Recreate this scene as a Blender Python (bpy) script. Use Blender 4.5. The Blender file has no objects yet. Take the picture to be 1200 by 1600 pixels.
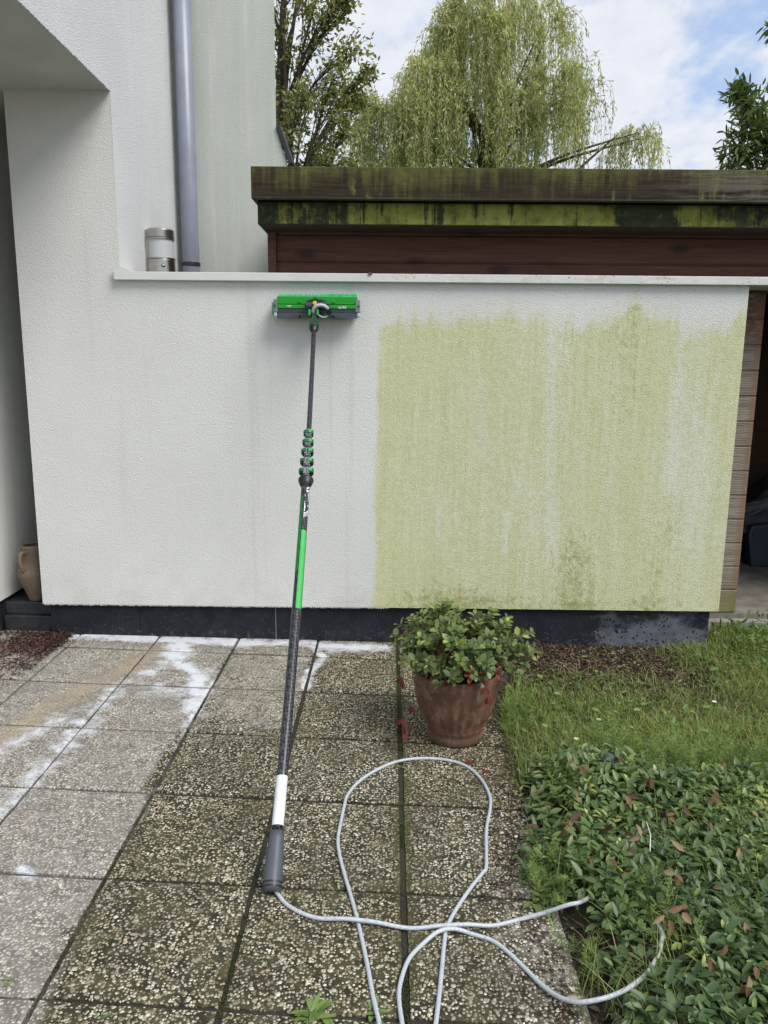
import bpy, bmesh, math, random
import numpy as np
from mathutils import Vector, Matrix, noise as mnoise

# ------------------------------------------------------------------ camera, sky, sun, exposure
SC = bpy.context.scene
COL = SC.collection
PITCH, ROLL, YAW, CAMH = math.radians(10.75), 0.0093, math.radians(0.4), 1.68
cf = Vector((-math.sin(YAW)*math.cos(PITCH), math.cos(YAW)*math.cos(PITCH), -math.sin(PITCH)))
cr = Vector((math.cos(YAW), math.sin(YAW), 0.0)); cu = cr.cross(cf)
r2 = cr*math.cos(ROLL) + cu*math.sin(ROLL); u2 = -cr*math.sin(ROLL) + cu*math.cos(ROLL)
cam_d = bpy.data.cameras.new('camera'); cam = bpy.data.objects.new('camera', cam_d); COL.objects.link(cam)
cam.matrix_world = Matrix(((r2.x, u2.x, -cf.x, 0), (r2.y, u2.y, -cf.y, 0), (r2.z, u2.z, -cf.z, CAMH), (0, 0, 0, 1)))
cam_d.sensor_fit = 'VERTICAL'; cam_d.sensor_height = 24.0; cam_d.lens = 24.0*1196/1600
cam_d.clip_start = 0.05; cam_d.clip_end = 3000
SC.camera = cam
SUN_EL, SUN_AZ = math.radians(50), math.radians(128)      # azimuth clockwise from +Y: behind the camera, to the right
sdir = Vector((math.sin(SUN_AZ)*math.cos(SUN_EL), math.cos(SUN_AZ)*math.cos(SUN_EL), math.sin(SUN_EL)))
sl = bpy.data.lights.new('sun', 'SUN'); sl.energy = 2.3; sl.angle = math.radians(32); sl.color = (1.0, 0.955, 0.875)
so = bpy.data.objects.new('sun', sl); COL.objects.link(so); so.location = (0, 0, 30)
so.rotation_euler = sdir.to_track_quat('Z', 'Y').to_euler()
SC.view_settings.view_transform = 'Standard'; SC.view_settings.look = 'None'
SC.view_settings.exposure = 0.47; SC.view_settings.gamma = 1.0

# ------------------------------------------------------------------ node helper
class NT:
    def __init__(s, tree): s.t = tree; s.L = tree.links
    def n(s, typ, ins=None, **props):
        nd = s.t.nodes.new(typ)
        for k, v in props.items(): setattr(nd, k, v)
        for k, v in (ins or {}).items():
            if isinstance(v, bpy.types.NodeSocket): s.L.new(v, nd.inputs[k])
            else: nd.inputs[k].default_value = v
        return nd
    def math(s, op, a, b=0.0, clamp=False):
        return s.n('ShaderNodeMath', {0: a, 1: b}, operation=op, use_clamp=clamp).outputs[0]
    def mix(s, f, a, b, mode='MIX'):
        fx = lambda c: (*c, 1.0) if isinstance(c, tuple) and len(c) == 3 else c
        return s.n('ShaderNodeMixRGB', {0: f, 1: fx(a), 2: fx(b)}, blend_type=mode).outputs[0]
    def smooth(s, v, a, b, lo=0.0, hi=1.0):
        return s.n('ShaderNodeMapRange', {'Value': v, 'From Min': a, 'From Max': b, 'To Min': lo, 'To Max': hi}, interpolation_type='SMOOTHSTEP').outputs[0]
    def pos(s): return s.n('ShaderNodeNewGeometry').outputs['Position']
    def scl(s, v, sc, off=(0, 0, 0)):
        return s.n('ShaderNodeMapping', {'Vector': v, 'Scale': sc, 'Location': off}).outputs[0]
    def noise(s, v, scale, detail=3.0, rough=0.55, out='Fac', dist=0.0):
        return s.n('ShaderNodeTexNoise', {'Vector': v, 'Scale': scale, 'Detail': detail, 'Roughness': rough, 'Distortion': dist}).outputs[out]
    def vor(s, v, scale, feature='F1', rnd=1.0):
        return s.n('ShaderNodeTexVoronoi', {'Vector': v, 'Scale': scale, 'Randomness': rnd}, feature=feature)
    def ramp(s, f, stops, interp='LINEAR'):
        r = s.n('ShaderNodeValToRGB', {0: f}); cr_ = r.color_ramp; cr_.interpolation = interp
        while len(cr_.elements) < len(stops): cr_.elements.new(0.5)
        for e, (p, c) in zip(cr_.elements, stops):
            e.position = p; e.color = (*c, 1.0) if len(c) == 3 else c
        return r.outputs[0]
    def attr(s, name): return s.n('ShaderNodeAttribute', attribute_name=name).outputs['Fac']
    def bump(s, h, strength=0.5, dist=0.01, normal=None):
        ins = {'Height': h, 'Strength': strength, 'Distance': dist}
        if normal is not None: ins['Normal'] = normal
        return s.n('ShaderNodeBump', ins).outputs[0]
    def sep(s, v): return s.n('ShaderNodeSeparateXYZ', {0: v}).outputs
    def comb(s, x, y, z): return s.n('ShaderNodeCombineXYZ', {0: x, 1: y, 2: z}).outputs[0]

def new_mat(name):
    m = bpy.data.materials.new(name); m.use_nodes = True
    nt = NT(m.node_tree); b = m.node_tree.nodes['Principled BSDF']
    return m, nt, b
def setb(nt, b, **kw):
    names = {'color': 'Base Color', 'rough': 'Roughness', 'metal': 'Metallic', 'normal': 'Normal', 'spec': 'Specular IOR Level'}
    for k, v in kw.items():
        i = b.inputs[names.get(k, k)]
        if isinstance(v, bpy.types.NodeSocket): nt.L.new(v, i)
        else: i.default_value = (*v, 1.0) if isinstance(v, tuple) and len(v) == 3 else v
def plain(name, col, rough=0.5, metal=0.0, var=0.15, scale=25.0, bumpy=0.0, spec=0.5):
    m, nt, b = new_mat(name); p = nt.pos()
    nz = nt.noise(p, scale, 4.0)
    dk = tuple(c*(1-var) for c in col); lt = tuple(min(1, c*(1+var)) for c in col)
    setb(nt, b, color=nt.ramp(nz, [(0.3, dk), (0.7, lt)]), rough=rough, metal=metal, spec=spec)
    if bumpy: setb(nt, b, normal=nt.bump(nt.noise(p, scale*8, 3.0), bumpy, 0.003))
    return m

# ------------------------------------------------------------------ world: Nishita sky behind broken thin cloud
W = bpy.data.worlds.new('World'); SC.world = W; W.use_nodes = True
wt = NT(W.node_tree); bg = W.node_tree.nodes['Background']
sky = wt.n('ShaderNodeTexSky', sky_type='NISHITA', sun_disc=False, sun_elevation=SUN_EL, sun_rotation=SUN_AZ, air_density=1.0, dust_density=1.0, ozone_density=1.5)
tc = wt.n('ShaderNodeTexCoord').outputs['Generated']
dx, dy, dz = wt.sep(tc)
zz = wt.math('ADD', wt.math('MAXIMUM', dz, 0.0), 0.22)
cv = wt.comb(wt.math('DIVIDE', dx, zz), wt.math('DIVIDE', dy, zz), 0.0)
big = wt.noise(cv, 1.1, 2.0, 0.5); med = wt.noise(wt.scl(cv, (1.25, 0.8, 1), (5.1, 2.7, 0)), 3.6, 7.0, 0.52, dist=0.05); sml = wt.noise(wt.scl(cv, (1.2, .8, 1)), 15.0, 5.0, 0.55)
d = wt.math('ADD', wt.math('MULTIPLY', big, 0.45), wt.math('ADD', wt.math('MULTIPLY', med, 0.75), wt.math('MULTIPLY', sml, 0.24)))
# a clearer patch high to the right
bias = wt.math('MULTIPLY', wt.math('MULTIPLY', wt.smooth(wt.math('DIVIDE', dx, wt.math('MAXIMUM', dy, 0.05)), 0.12, 0.42), wt.smooth(dz, 0.22, 0.44)), 0.20)
d = wt.math('SUBTRACT', d, bias)
cm = wt.smooth(d, 0.50, 0.72)
cm = wt.math('MULTIPLY', cm, 0.93)
ccol = wt.ramp(sml, [(0.25, (5.7, 5.95, 6.5)), (0.75, (6.6, 6.7, 6.95))])
blue = wt.mix(0.55, wt.mix(1.0, sky.outputs[0], (1.35, 1.35, 1.35), 'MULTIPLY'), (3.7, 4.8, 7.0))
W.node_tree.links.new(wt.mix(cm, blue, ccol), bg.inputs['Color']); bg.inputs['Strength'].default_value = 0.1

# ------------------------------------------------------------------ object helpers
def tag(o, label=None, cat=None, group=None, kind=None):
    if label: o['label'] = label
    if cat: o['category'] = cat
    if group: o['group'] = group
    if kind: o['kind'] = kind
    return o
def empty(name, loc=(0, 0, 0), label=None, cat=None, group=None):
    o = bpy.data.objects.new(name, None); COL.objects.link(o); o.location = loc; o.empty_display_size = 0.1
    return tag(o, label, cat, group)
def link(name, me, mat=None, parent=None, smooth=False, bevel=0.0, seg=2, loc=None):
    o = bpy.data.objects.new(name, me); COL.objects.link(o)
    if mat is not None: me.materials.append(mat)
    if smooth: me.polygons.foreach_set('use_smooth', [True]*len(me.polygons))
    if parent is not None:
        o.parent = parent
        o.matrix_parent_inverse = Matrix.Translation(-world_loc(parent))   # meshes are written in world coordinates
    if bevel:
        md = o.modifiers.new('bevel', 'BEVEL'); md.width = bevel; md.segments = seg; md.limit_method = 'ANGLE'; md.angle_limit = math.radians(40)
    return o
def world_loc(o):
    v = Vector((0, 0, 0))
    while o is not None and o.type == 'EMPTY': v += o.location; o = o.parent
    return v
class MB:
    def __init__(s): s.v = []; s.f = []
    def add(s, vs, fs):
        k = len(s.v); s.v += [tuple(v) for v in vs]; s.f += [tuple(i+k for i in f) for f in fs]; return s
    def box(s, x0, x1, y0, y1, z0, z1, skip=()):
        vs = [(x0, y0, z0), (x1, y0, z0), (x1, y1, z0), (x0, y1, z0), (x0, y0, z1), (x1, y0, z1), (x1, y1, z1), (x0, y1, z1)]
        fs = {'bottom': (0, 3, 2, 1), 'top': (4, 5, 6, 7), 'front': (0, 1, 5, 4), 'right': (1, 2, 6, 5), 'back': (2, 3, 7, 6), 'left': (3, 0, 4, 7)}
        return s.add(vs, [f for k, f in fs.items() if k not in skip])
    def obox(s, c, ax, ay, az, hx, hy, hz):
        c = Vector(c); vs = [c + ax*(sx*hx) + ay*(sy*hy) + az*(sz*hz) for sz in (-1, 1) for sx, sy in ((-1, -1), (1, -1), (1, 1), (-1, 1))]
        return s.add(vs, [(0, 3, 2, 1), (4, 5, 6, 7), (0, 1, 5, 4), (1, 2, 6, 5), (2, 3, 7, 6), (3, 0, 4, 7)])
    def prism(s, poly, y0, y1):      # polygon in XZ extruded along Y
        n = len(poly); vs = [(x, y0, z) for x, z in poly] + [(x, y1, z) for x, z in poly]
        fs = [tuple(range(n)), tuple(range(2*n-1, n-1, -1))] + [(i, i+n, (i+1) % n+n, (i+1) % n) for i in range(n)]
        return s.add(vs, fs)
    def tube(s, pts, rad, seg=8, caps=True):
        pts = [Vector(p) for p in pts]; n = len(pts)
        if not hasattr(rad, '__len__'): rad = [rad]*n
        t0 = (pts[1]-pts[0]).normalized(); nrm = t0.orthogonal().normalized(); vs = []
        for i, p in enumerate(pts):
            t = (pts[min(i+1, n-1)]-pts[max(i-1, 0)]).normalized()
            nrm = (nrm - t*nrm.dot(t)).normalized(); bn = t.cross(nrm)
            for k in range(seg):
                a = 2*math.pi*k/seg; vs.append(p + (nrm*math.cos(a)+bn*math.sin(a))*rad[i])
        fs = [(i*seg+k, i*seg+(k+1) % seg, (i+1)*seg+(k+1) % seg, (i+1)*seg+k) for i in range(n-1) for k in range(seg)]
        if caps: fs += [tuple(range(seg-1, -1, -1)), tuple((n-1)*seg+k for k in range(seg))]
        return s.add(vs, fs)
    def lathe(s, prof, c=(0, 0, 0), seg=48, fn=None):
        vs = []
        for r, z in prof:
            for k in range(seg):
                a = 2*math.pi*k/seg; rr = fn(r, z, a) if fn else r
                vs.append((c[0]+rr*math.cos(a), c[1]+rr*math.sin(a), c[2]+z))
        n = len(prof)
        fs = [(i*seg+k, i*seg+(k+1) % seg, (i+1)*seg+(k+1) % seg, (i+1)*seg+k) for i in range(n-1) for k in range(seg)]
        return s.add(vs, fs)
    def grid(s, P, nu, nv):          # P[(i*nv)+j]
        return s.add(P, [(i*nv+j, (i+1)*nv+j, (i+1)*nv+j+1, i*nv+j+1) for i in range(nu-1) for j in range(nv-1)])
    def mesh(s, name):
        me = bpy.data.meshes.new(name); me.from_pydata(s.v, [], s.f); me.update(); return me
    def build(s, name, mat=None, parent=None, **k): return link(name, s.mesh(name), mat, parent, **k)
def np_mesh(name, V, F, attrs=None, smooth=False):     # V (n,3); F (m,k) equal-sized faces
    me = bpy.data.meshes.new(name); V = np.asarray(V, np.float32); F = np.asarray(F, np.int32); m, k = F.shape
    me.vertices.add(len(V)); me.vertices.foreach_set('co', V.ravel())
    me.loops.add(m*k); me.loops.foreach_set('vertex_index', F.ravel())
    me.polygons.add(m); me.polygons.foreach_set('loop_start', np.arange(0, m*k, k, dtype=np.int32))
    me.polygons.foreach_set('use_smooth', np.full(m, smooth)); me.update(calc_edges=True)
    for nm, a in (attrs or {}).items():
        at = me.attributes.new(nm, 'FLOAT', 'POINT'); at.data.foreach_set('value', np.asarray(a, np.float32))
    return me
def ss(x, a, b): t = np.clip((x-a)/(b-a), 0, 1); return t*t*(3-2*t)
def vnoise(x, y, seed=0):            # value noise 0..1, vectorised
    x = np.asarray(x, float); y = np.asarray(y, float); xi = np.floor(x).astype(np.int64); yi = np.floor(y).astype(np.int64); xf = x-xi; yf = y-yi
    def h(a, b):
        n = (a*374761393 + b*668265263 + seed*974634777) & 0xffffffff
        n = ((n ^ (n >> 13))*1274126177) & 0xffffffff
        return ((n ^ (n >> 16)) & 0xffff)/65535.0
    u = xf*xf*(3-2*xf); v = yf*yf*(3-2*yf)
    return (h(xi, yi)*(1-u)+h(xi+1, yi)*u)*(1-v) + (h(xi, yi+1)*(1-u)+h(xi+1, yi+1)*u)*v
def fbm(x, y, seed=0, o=4): return sum(vnoise(x*2**i, y*2**i, seed+i)*0.5**i for i in range(o))/sum(0.5**i for i in range(o))
def leaves(name, P, D, Nn, L, Wd, attrs=None, curl=0.12, fold=0.25):
    """folded oval leaf blades: P base, D direction, Nn approx. upper normal"""
    n = len(P); D = D/np.linalg.norm(D, axis=1, keepdims=True)
    S = np.cross(D, Nn); S /= np.linalg.norm(S, axis=1, keepdims=True)+1e-9; U = np.cross(S, D)
    T = np.array([(0, 0, 0), (.32, 0, .5), (.72, 0, .6), (1, 0, 0), (.30, .46, .75), (.70, .40, .85), (.30, -.46, .75), (.70, -.40, .85)])
    u = T[:, 0][None, :]; v = T[:, 1][None, :]; h = T[:, 2][None, :]
    hh = np.where(np.abs(v) > 0, fold*np.abs(v)*Wd[:, None], 0) - curl*L[:, None]*u*u
    V = P[:, None, :] + D[:, None, :]*(u*L[:, None])[..., None] + S[:, None, :]*(v*Wd[:, None])[..., None] + U[:, None, :]*hh[..., None]
    tri = np.array([(0, 1, 4), (1, 5, 4), (1, 2, 5), (2, 3, 5), (0, 6, 1), (1, 6, 7), (1, 7, 2), (2, 7, 3)])
    F = (np.arange(n)[:, None, None]*8 + tri[None]).reshape(-1, 3)
    at = {k: np.repeat(a, 8) for k, a in (attrs or {}).items()}
    return np_mesh(name, V.reshape(-1, 3), F, at, smooth=True)
def quads(name, P, D, S, L, Wd, attrs=None):      # pointed diamond leaf, 4 verts
    n = len(P)
    V = np.stack([P, P+D*(L*.45)[:, None]+S*(Wd*.5)[:, None], P+D*L[:, None], P+D*(L*.45)[:, None]-S*(Wd*.5)[:, None]], 1)
    F = np.arange(n*4).reshape(n, 4)
    return np_mesh(name, V.reshape(-1, 3), F, {k: np.repeat(a, 4) for k, a in (attrs or {}).items()})
def blades(name, P, H, Wd, lean, rng, attrs=None):  # grass: 3-level tapering bent blades
    n = len(P); a = rng.uniform(0, 2*np.pi, n); sx = np.stack([np.cos(a), np.sin(a), 0*a], 1); b = a+np.pi/2+rng.normal(0, .5, n); dr = np.stack([np.cos(b), np.sin(b), 0*b], 1)
    rows = []
    for t, w in ((0, 1), (.4, .85), (.75, .5)):
        c = P + dr*(lean*H*t**1.8)[:, None]; c[:, 2] += H*t*(1-.25*lean*t)
        rows += [c - sx*(Wd*w*.5)[:, None], c + sx*(Wd*w*.5)[:, None]]
    c = P + dr*(lean*H)[:, None]; c[:, 2] += H*(1-.3*lean); rows += [c, c]
    V = np.stack(rows, 1); q = np.array([(0, 1, 3, 2), (2, 3, 5, 4), (4, 5, 7, 6)])
    F = (np.arange(n)[:, None, None]*8+q[None]).reshape(-1, 4)
    return np_mesh(name, V.reshape(-1, 3), F, {k: np.repeat(x, 8) for k, x in (attrs or {}).items()})
def randvec(rng, n):
    v = rng.normal(0, 1, (n, 3)); return v/np.linalg.norm(v, axis=1, keepdims=True)
def gz(x, y=0): return -0.015*x

# ------------------------------------------------------------------ materials: render, stone, wood
def stucco(name, base=(0.728, 0.735, 0.700), tint_streak=0.0, bump=0.75):
    m, nt, b = new_mat(name); p = nt.pos(); x, y, z = nt.sep(p)
    g1 = nt.noise(p, 130.0, 3.0, 0.65); g2 = nt.vor(p, 190.0).outputs['Distance']
    h = nt.math('ADD', g1, nt.math('MULTIPLY', g2, 0.6))
    cloud = nt.noise(p, 1.6, 4.0); st = nt.noise(nt.scl(p, (16, 16, 0.9)), 1.0, 5.0, 0.6)
    col = nt.mix(nt.smooth(cloud, 0.3, 0.75), tuple(c*0.93 for c in base), base)
    col = nt.mix(nt.math('MULTIPLY', nt.smooth(st, 0.5, 0.75), 0.10 + tint_streak*0.5), col, (0.79, 0.79, 0.78))
    col = nt.mix(nt.smooth(h, 0.62, 0.45, 0, 0.16), col, (0.36, 0.37, 0.33))
    if tint_streak:
        gs = nt.noise(nt.scl(p, (9, 9, 0.45), (4, 0, 0)), 1.0, 6.0, 0.65)
        col = nt.mix(nt.math('MULTIPLY', nt.smooth(gs, 0.35, 0.7), tint_streak), col, (0.40, 0.48, 0.36))
    # faint grime: a few thin run-off lines and damp stains
    gr = nt.noise(nt.scl(p, (14, 14, 0.35), (2, 0, 0)), 1.0, 6.0, 0.7); x2_, y2_, z2_ = nt.sep(p)
    col = nt.mix(nt.math('MULTIPLY', nt.smooth(gr, 0.56, 0.70), 0.16), col, (0.42, 0.41, 0.36))
    col = nt.mix(nt.math('MULTIPLY', nt.smooth(z2_, 0.55, 0.24), nt.smooth(nt.noise(p, 6.0, 5.0, 0.65), 0.42, 0.66, 0, 0.22)), col, (0.40, 0.38, 0.31))
    # algae film: masks carried by the mesh, broken up here by run-off streaks and grain
    a = nt.attr('algae'); ad = nt.attr('algae_dark')
    s1 = nt.noise(nt.scl(p, (30, 30, 1.5)), 1.0, 4.0, 0.65); s2 = nt.noise(nt.scl(p, (75, 75, 3.5)), 1.0, 3.0, 0.6); f1 = nt.noise(p, 150.0, 2.0); f2 = nt.noise(p, 42.0, 4.0, 0.7)
    brk = nt.math('ADD', nt.math('ADD', nt.math('MULTIPLY', nt.math('SUBTRACT', s1, 0.5), 0.40), nt.math('MULTIPLY', nt.math('SUBTRACT', s2, 0.5), 0.24)), nt.math('ADD', nt.math('MULTIPLY', nt.math('SUBTRACT', f1, 0.5), 0.55), nt.math('MULTIPLY', nt.math('SUBTRACT', f2, 0.5), 0.75)))
    mot = nt.smooth(nt.noise(p, 24.0, 6.0, 0.75), 0.40, 0.64); aa = nt.math('MULTIPLY', nt.smooth(nt.math('ADD', a, nt.math('MULTIPLY', brk, 1.0)), 0.05, 0.85), nt.smooth(a, 0.0, 0.25))
    ac = nt.mix(nt.smooth(brk, -0.25, 0.3), (0.63, 0.635, 0.345), (0.46, 0.485, 0.19))
    col = nt.mix(nt.math('MULTIPLY', aa, 0.80), col, ac)
    da = nt.smooth(nt.math('ADD', ad, nt.math('ADD', nt.math('MULTIPLY', brk, 1.3), nt.math('MULTIPLY', nt.math('SUBTRACT', mot, .5), .3))), 0.2, 0.95)
    col = nt.mix(nt.math('MULTIPLY', nt.math('MULTIPLY', da, 0.72), nt.smooth(ad, 0.0, 0.2)), col, nt.mix(mot, (0.33, 0.345, 0.12), (0.215, 0.235, 0.065)))
    sp = nt.smooth(nt.noise(p, 70.0, 3.0, 0.8), 0.66, 0.78)
    col = nt.mix(nt.math('MULTIPLY', nt.math('MULTIPLY', sp, a), 0.55), col, (0.16, 0.18, 0.07))
    setb(nt, b, color=col, rough=0.88, spec=0.25, normal=nt.bump(h, bump, 0.0045))
    return m
M = {}
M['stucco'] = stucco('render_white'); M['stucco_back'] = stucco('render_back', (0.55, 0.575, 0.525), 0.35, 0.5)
M['stucco_side'] = stucco('render_side', (0.70, 0.705, 0.69), 0.0, 1.0)
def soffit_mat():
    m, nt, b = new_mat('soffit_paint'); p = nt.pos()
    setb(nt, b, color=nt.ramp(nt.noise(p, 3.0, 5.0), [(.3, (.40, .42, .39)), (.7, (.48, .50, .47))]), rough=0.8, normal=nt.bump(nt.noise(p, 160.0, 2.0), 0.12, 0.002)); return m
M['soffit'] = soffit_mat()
def plinth_mat():
    m, nt, b = new_mat('bitumen_plinth'); p = nt.pos(); x, y, z = nt.sep(p)
    col = nt.ramp(nt.noise(p, 9.0, 5.0), [(.3, (.010, .012, .017)), (.7, (.020, .022, .028))])
    v = nt.vor(p, 70.0); spk = nt.math('MULTIPLY', nt.smooth(v.outputs['Distance'], 0.20, 0.08), nt.smooth(nt.noise(p, 45.0, 2.0), 0.46, 0.58))
    col = nt.mix(nt.math('MULTIPLY', spk, 0.5), col, (0.25, 0.26, 0.28))
    pa = nt.smooth(nt.math('ADD', nt.noise(nt.scl(p, (1, 1, 1.6)), 3.2, 5.0, 0.6), nt.smooth(x, 0.7, 1.6, -0.28, 0.10)), 0.46, 0.60)
    hol = nt.vor(nt.scl(p, (1, 1, 1)), 42.0); ho = nt.smooth(nt.math('ADD', hol.outputs['Distance'], nt.math('MULTIPLY', nt.noise(p, 18.0, 3.0), 0.8)), 0.74, 0.62)
    pm = nt.math('MULTIPLY', pa, nt.math('SUBTRACT', 1.0, ho))
    col = nt.mix(nt.math('MULTIPLY', pm, 0.85), col, nt.ramp(nt.noise(p, 30.0, 4.0), [(.3, (.085, .095, .115)), (.7, (.15, .165, .19))]))
    col = nt.mix(nt.math('MULTIPLY', nt.math('LESS_THAN', nt.math('ABSOLUTE', nt.math('ADD', x, .694)), .0025), .6), col, (.28, .27, .25))
    # limy splash near the ground
    col = nt.mix(nt.math('MULTIPLY', nt.smooth(z, 0.10, 0.02), nt.smooth(nt.noise(p, 25.0, 5.0, 0.7), 0.5, 0.75, 0, 0.35)), col, (0.30, 0.30, 0.29))
    setb(nt, b, color=col, spec=.22, rough=nt.smooth(nt.noise(p, 12.0, 4.0), 0.3, 0.7, 0.6, 0.85), normal=nt.bump(nt.noise(p, 35.0, 5.0, 0.65), 0.5, 0.006)); return m
M['plinth'] = plinth_mat()
def coping_mat():
    m, nt, b = new_mat('coping_paint'); p = nt.pos(); x, y, z = nt.sep(p)
    col = nt.mix(nt.smooth(nt.noise(p, 4.0, 4.0), .3, .7), (.62, .64, .61), (.69, .70, .67))
    r = nt.smooth(x, -0.25, 0.25)
    col = nt.mix(nt.math('MULTIPLY', nt.smooth(nt.noise(nt.scl(p, (1, 1, 3)), 9.0, 6.0, 0.7), 0.45, 0.75), nt.math('MULTIPLY', r, 0.75)), col, (.42, .44, .27))
    sp = nt.smooth(nt.noise(nt.scl(p, (1, 1, 1.5)), 60.0, 3.0, 0.8), 0.60, 0.70)
    col = nt.mix(nt.math('MULTIPLY', nt.math('MULTIPLY', sp, r), nt.smooth(nt.noise(p, 6.0, 2.0), 0.4, 0.6, 0.5, 1.0)), col, (.07, .08, .035))
    setb(nt, b, color=col, rough=0.45); return m
M['coping'] = coping_mat()
def wood(name, cA, cB, knots=True, grain=1.0, rough=0.7, seed=0.0):
    m, nt, b = new_mat(name); p = nt.scl(nt.pos(), (1, 1, 1), (seed, 0, 0))
    w = nt.noise(p, 3.0, 3.0, out='Color'); pw = nt.mix(0.04, p, w, 'ADD')
    g = nt.noise(nt.scl(pw, (3.5, 40, 95)), 1.0, 5.0, 0.65); g2 = nt.noise(nt.scl(pw, (1.2, 8, 22)), 1.0, 3.0)
    f = nt.math('ADD', nt.math('MULTIPLY', g, 0.65), nt.math('MULTIPLY', g2, 0.35))
    col = nt.ramp(f, [(.32, cA), (.68, cB)])
    if knots:
        kv = nt.vor(nt.scl(p, (2.4, 1, 6.5), (0.3, 0, 0.15)), 1.0); kd = nt.math('ADD', kv.outputs['Distance'], nt.math('MULTIPLY', nt.noise(p, 14.0, 2.0), 0.10))
        k = nt.smooth(kd, 0.30, 0.16)
        col = nt.mix(nt.math('MULTIPLY', k, 0.75), col, tuple(c*0.35 for c in cA))
    return m, nt, b, p, f, col
m, nt, b, p, f, col = wood('shed_boards_brown', (.045, .016, .009), (.135, .050, .026)); x, y, z = nt.sep(nt.pos())
# the side by the doorway is weathered grey, peeling reddish at its top, green at its foot
gw, = [nt.smooth(x, 1.96, 2.02)]
ring = nt.n('ShaderNodeTexWave', {'Vector': nt.scl(nt.pos(), (4.5, 1, 10), (0.1, 0, .3)), 'Scale': 2.2, 'Distortion': 9.0, 'Detail': 2.0, 'Detail Scale': 0.8}, bands_direction='Z').outputs['Fac']
grey = nt.ramp(nt.math('ADD', nt.math('MULTIPLY', f, 0.7), nt.math('MULTIPLY', ring, 0.13)), [(.30, (.12, .095, .075)), (.46, (.25, .21, .175)), (.60, (.36, .32, .275))])
grey = nt.mix(nt.smooth(x, 2.185, 2.215, 0, 0.7), grey, (.20, .115, .06))
grey = nt.mix(nt.math('MULTIPLY', nt.smooth(z, 1.75, 1.95), nt.smooth(nt.noise(nt.scl(nt.pos(), (1, 1, 3)), 16.0, 4.0, 0.7), 0.42, 0.52)), grey, (.17, .075, .045))
grey = nt.mix(nt.smooth(z, 0.33, 0.22, 0, 0.75), grey, (.17, .17, .055))
lo = nt.math('MULTIPLY', gw, nt.smooth(z, 2.17, 2.13))
setb(nt, b, color=nt.mix(lo, col, grey), rough=0.72, normal=nt.bump(f, 0.35, 0.004)); M['boards'] = m
m, nt, b, p, f, col = wood('soffit_wood', (.018, .009, .006), (.045, .02, .012), knots=False); setb(nt, b, color=col, rough=0.7); M['eaves'] = m
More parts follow.
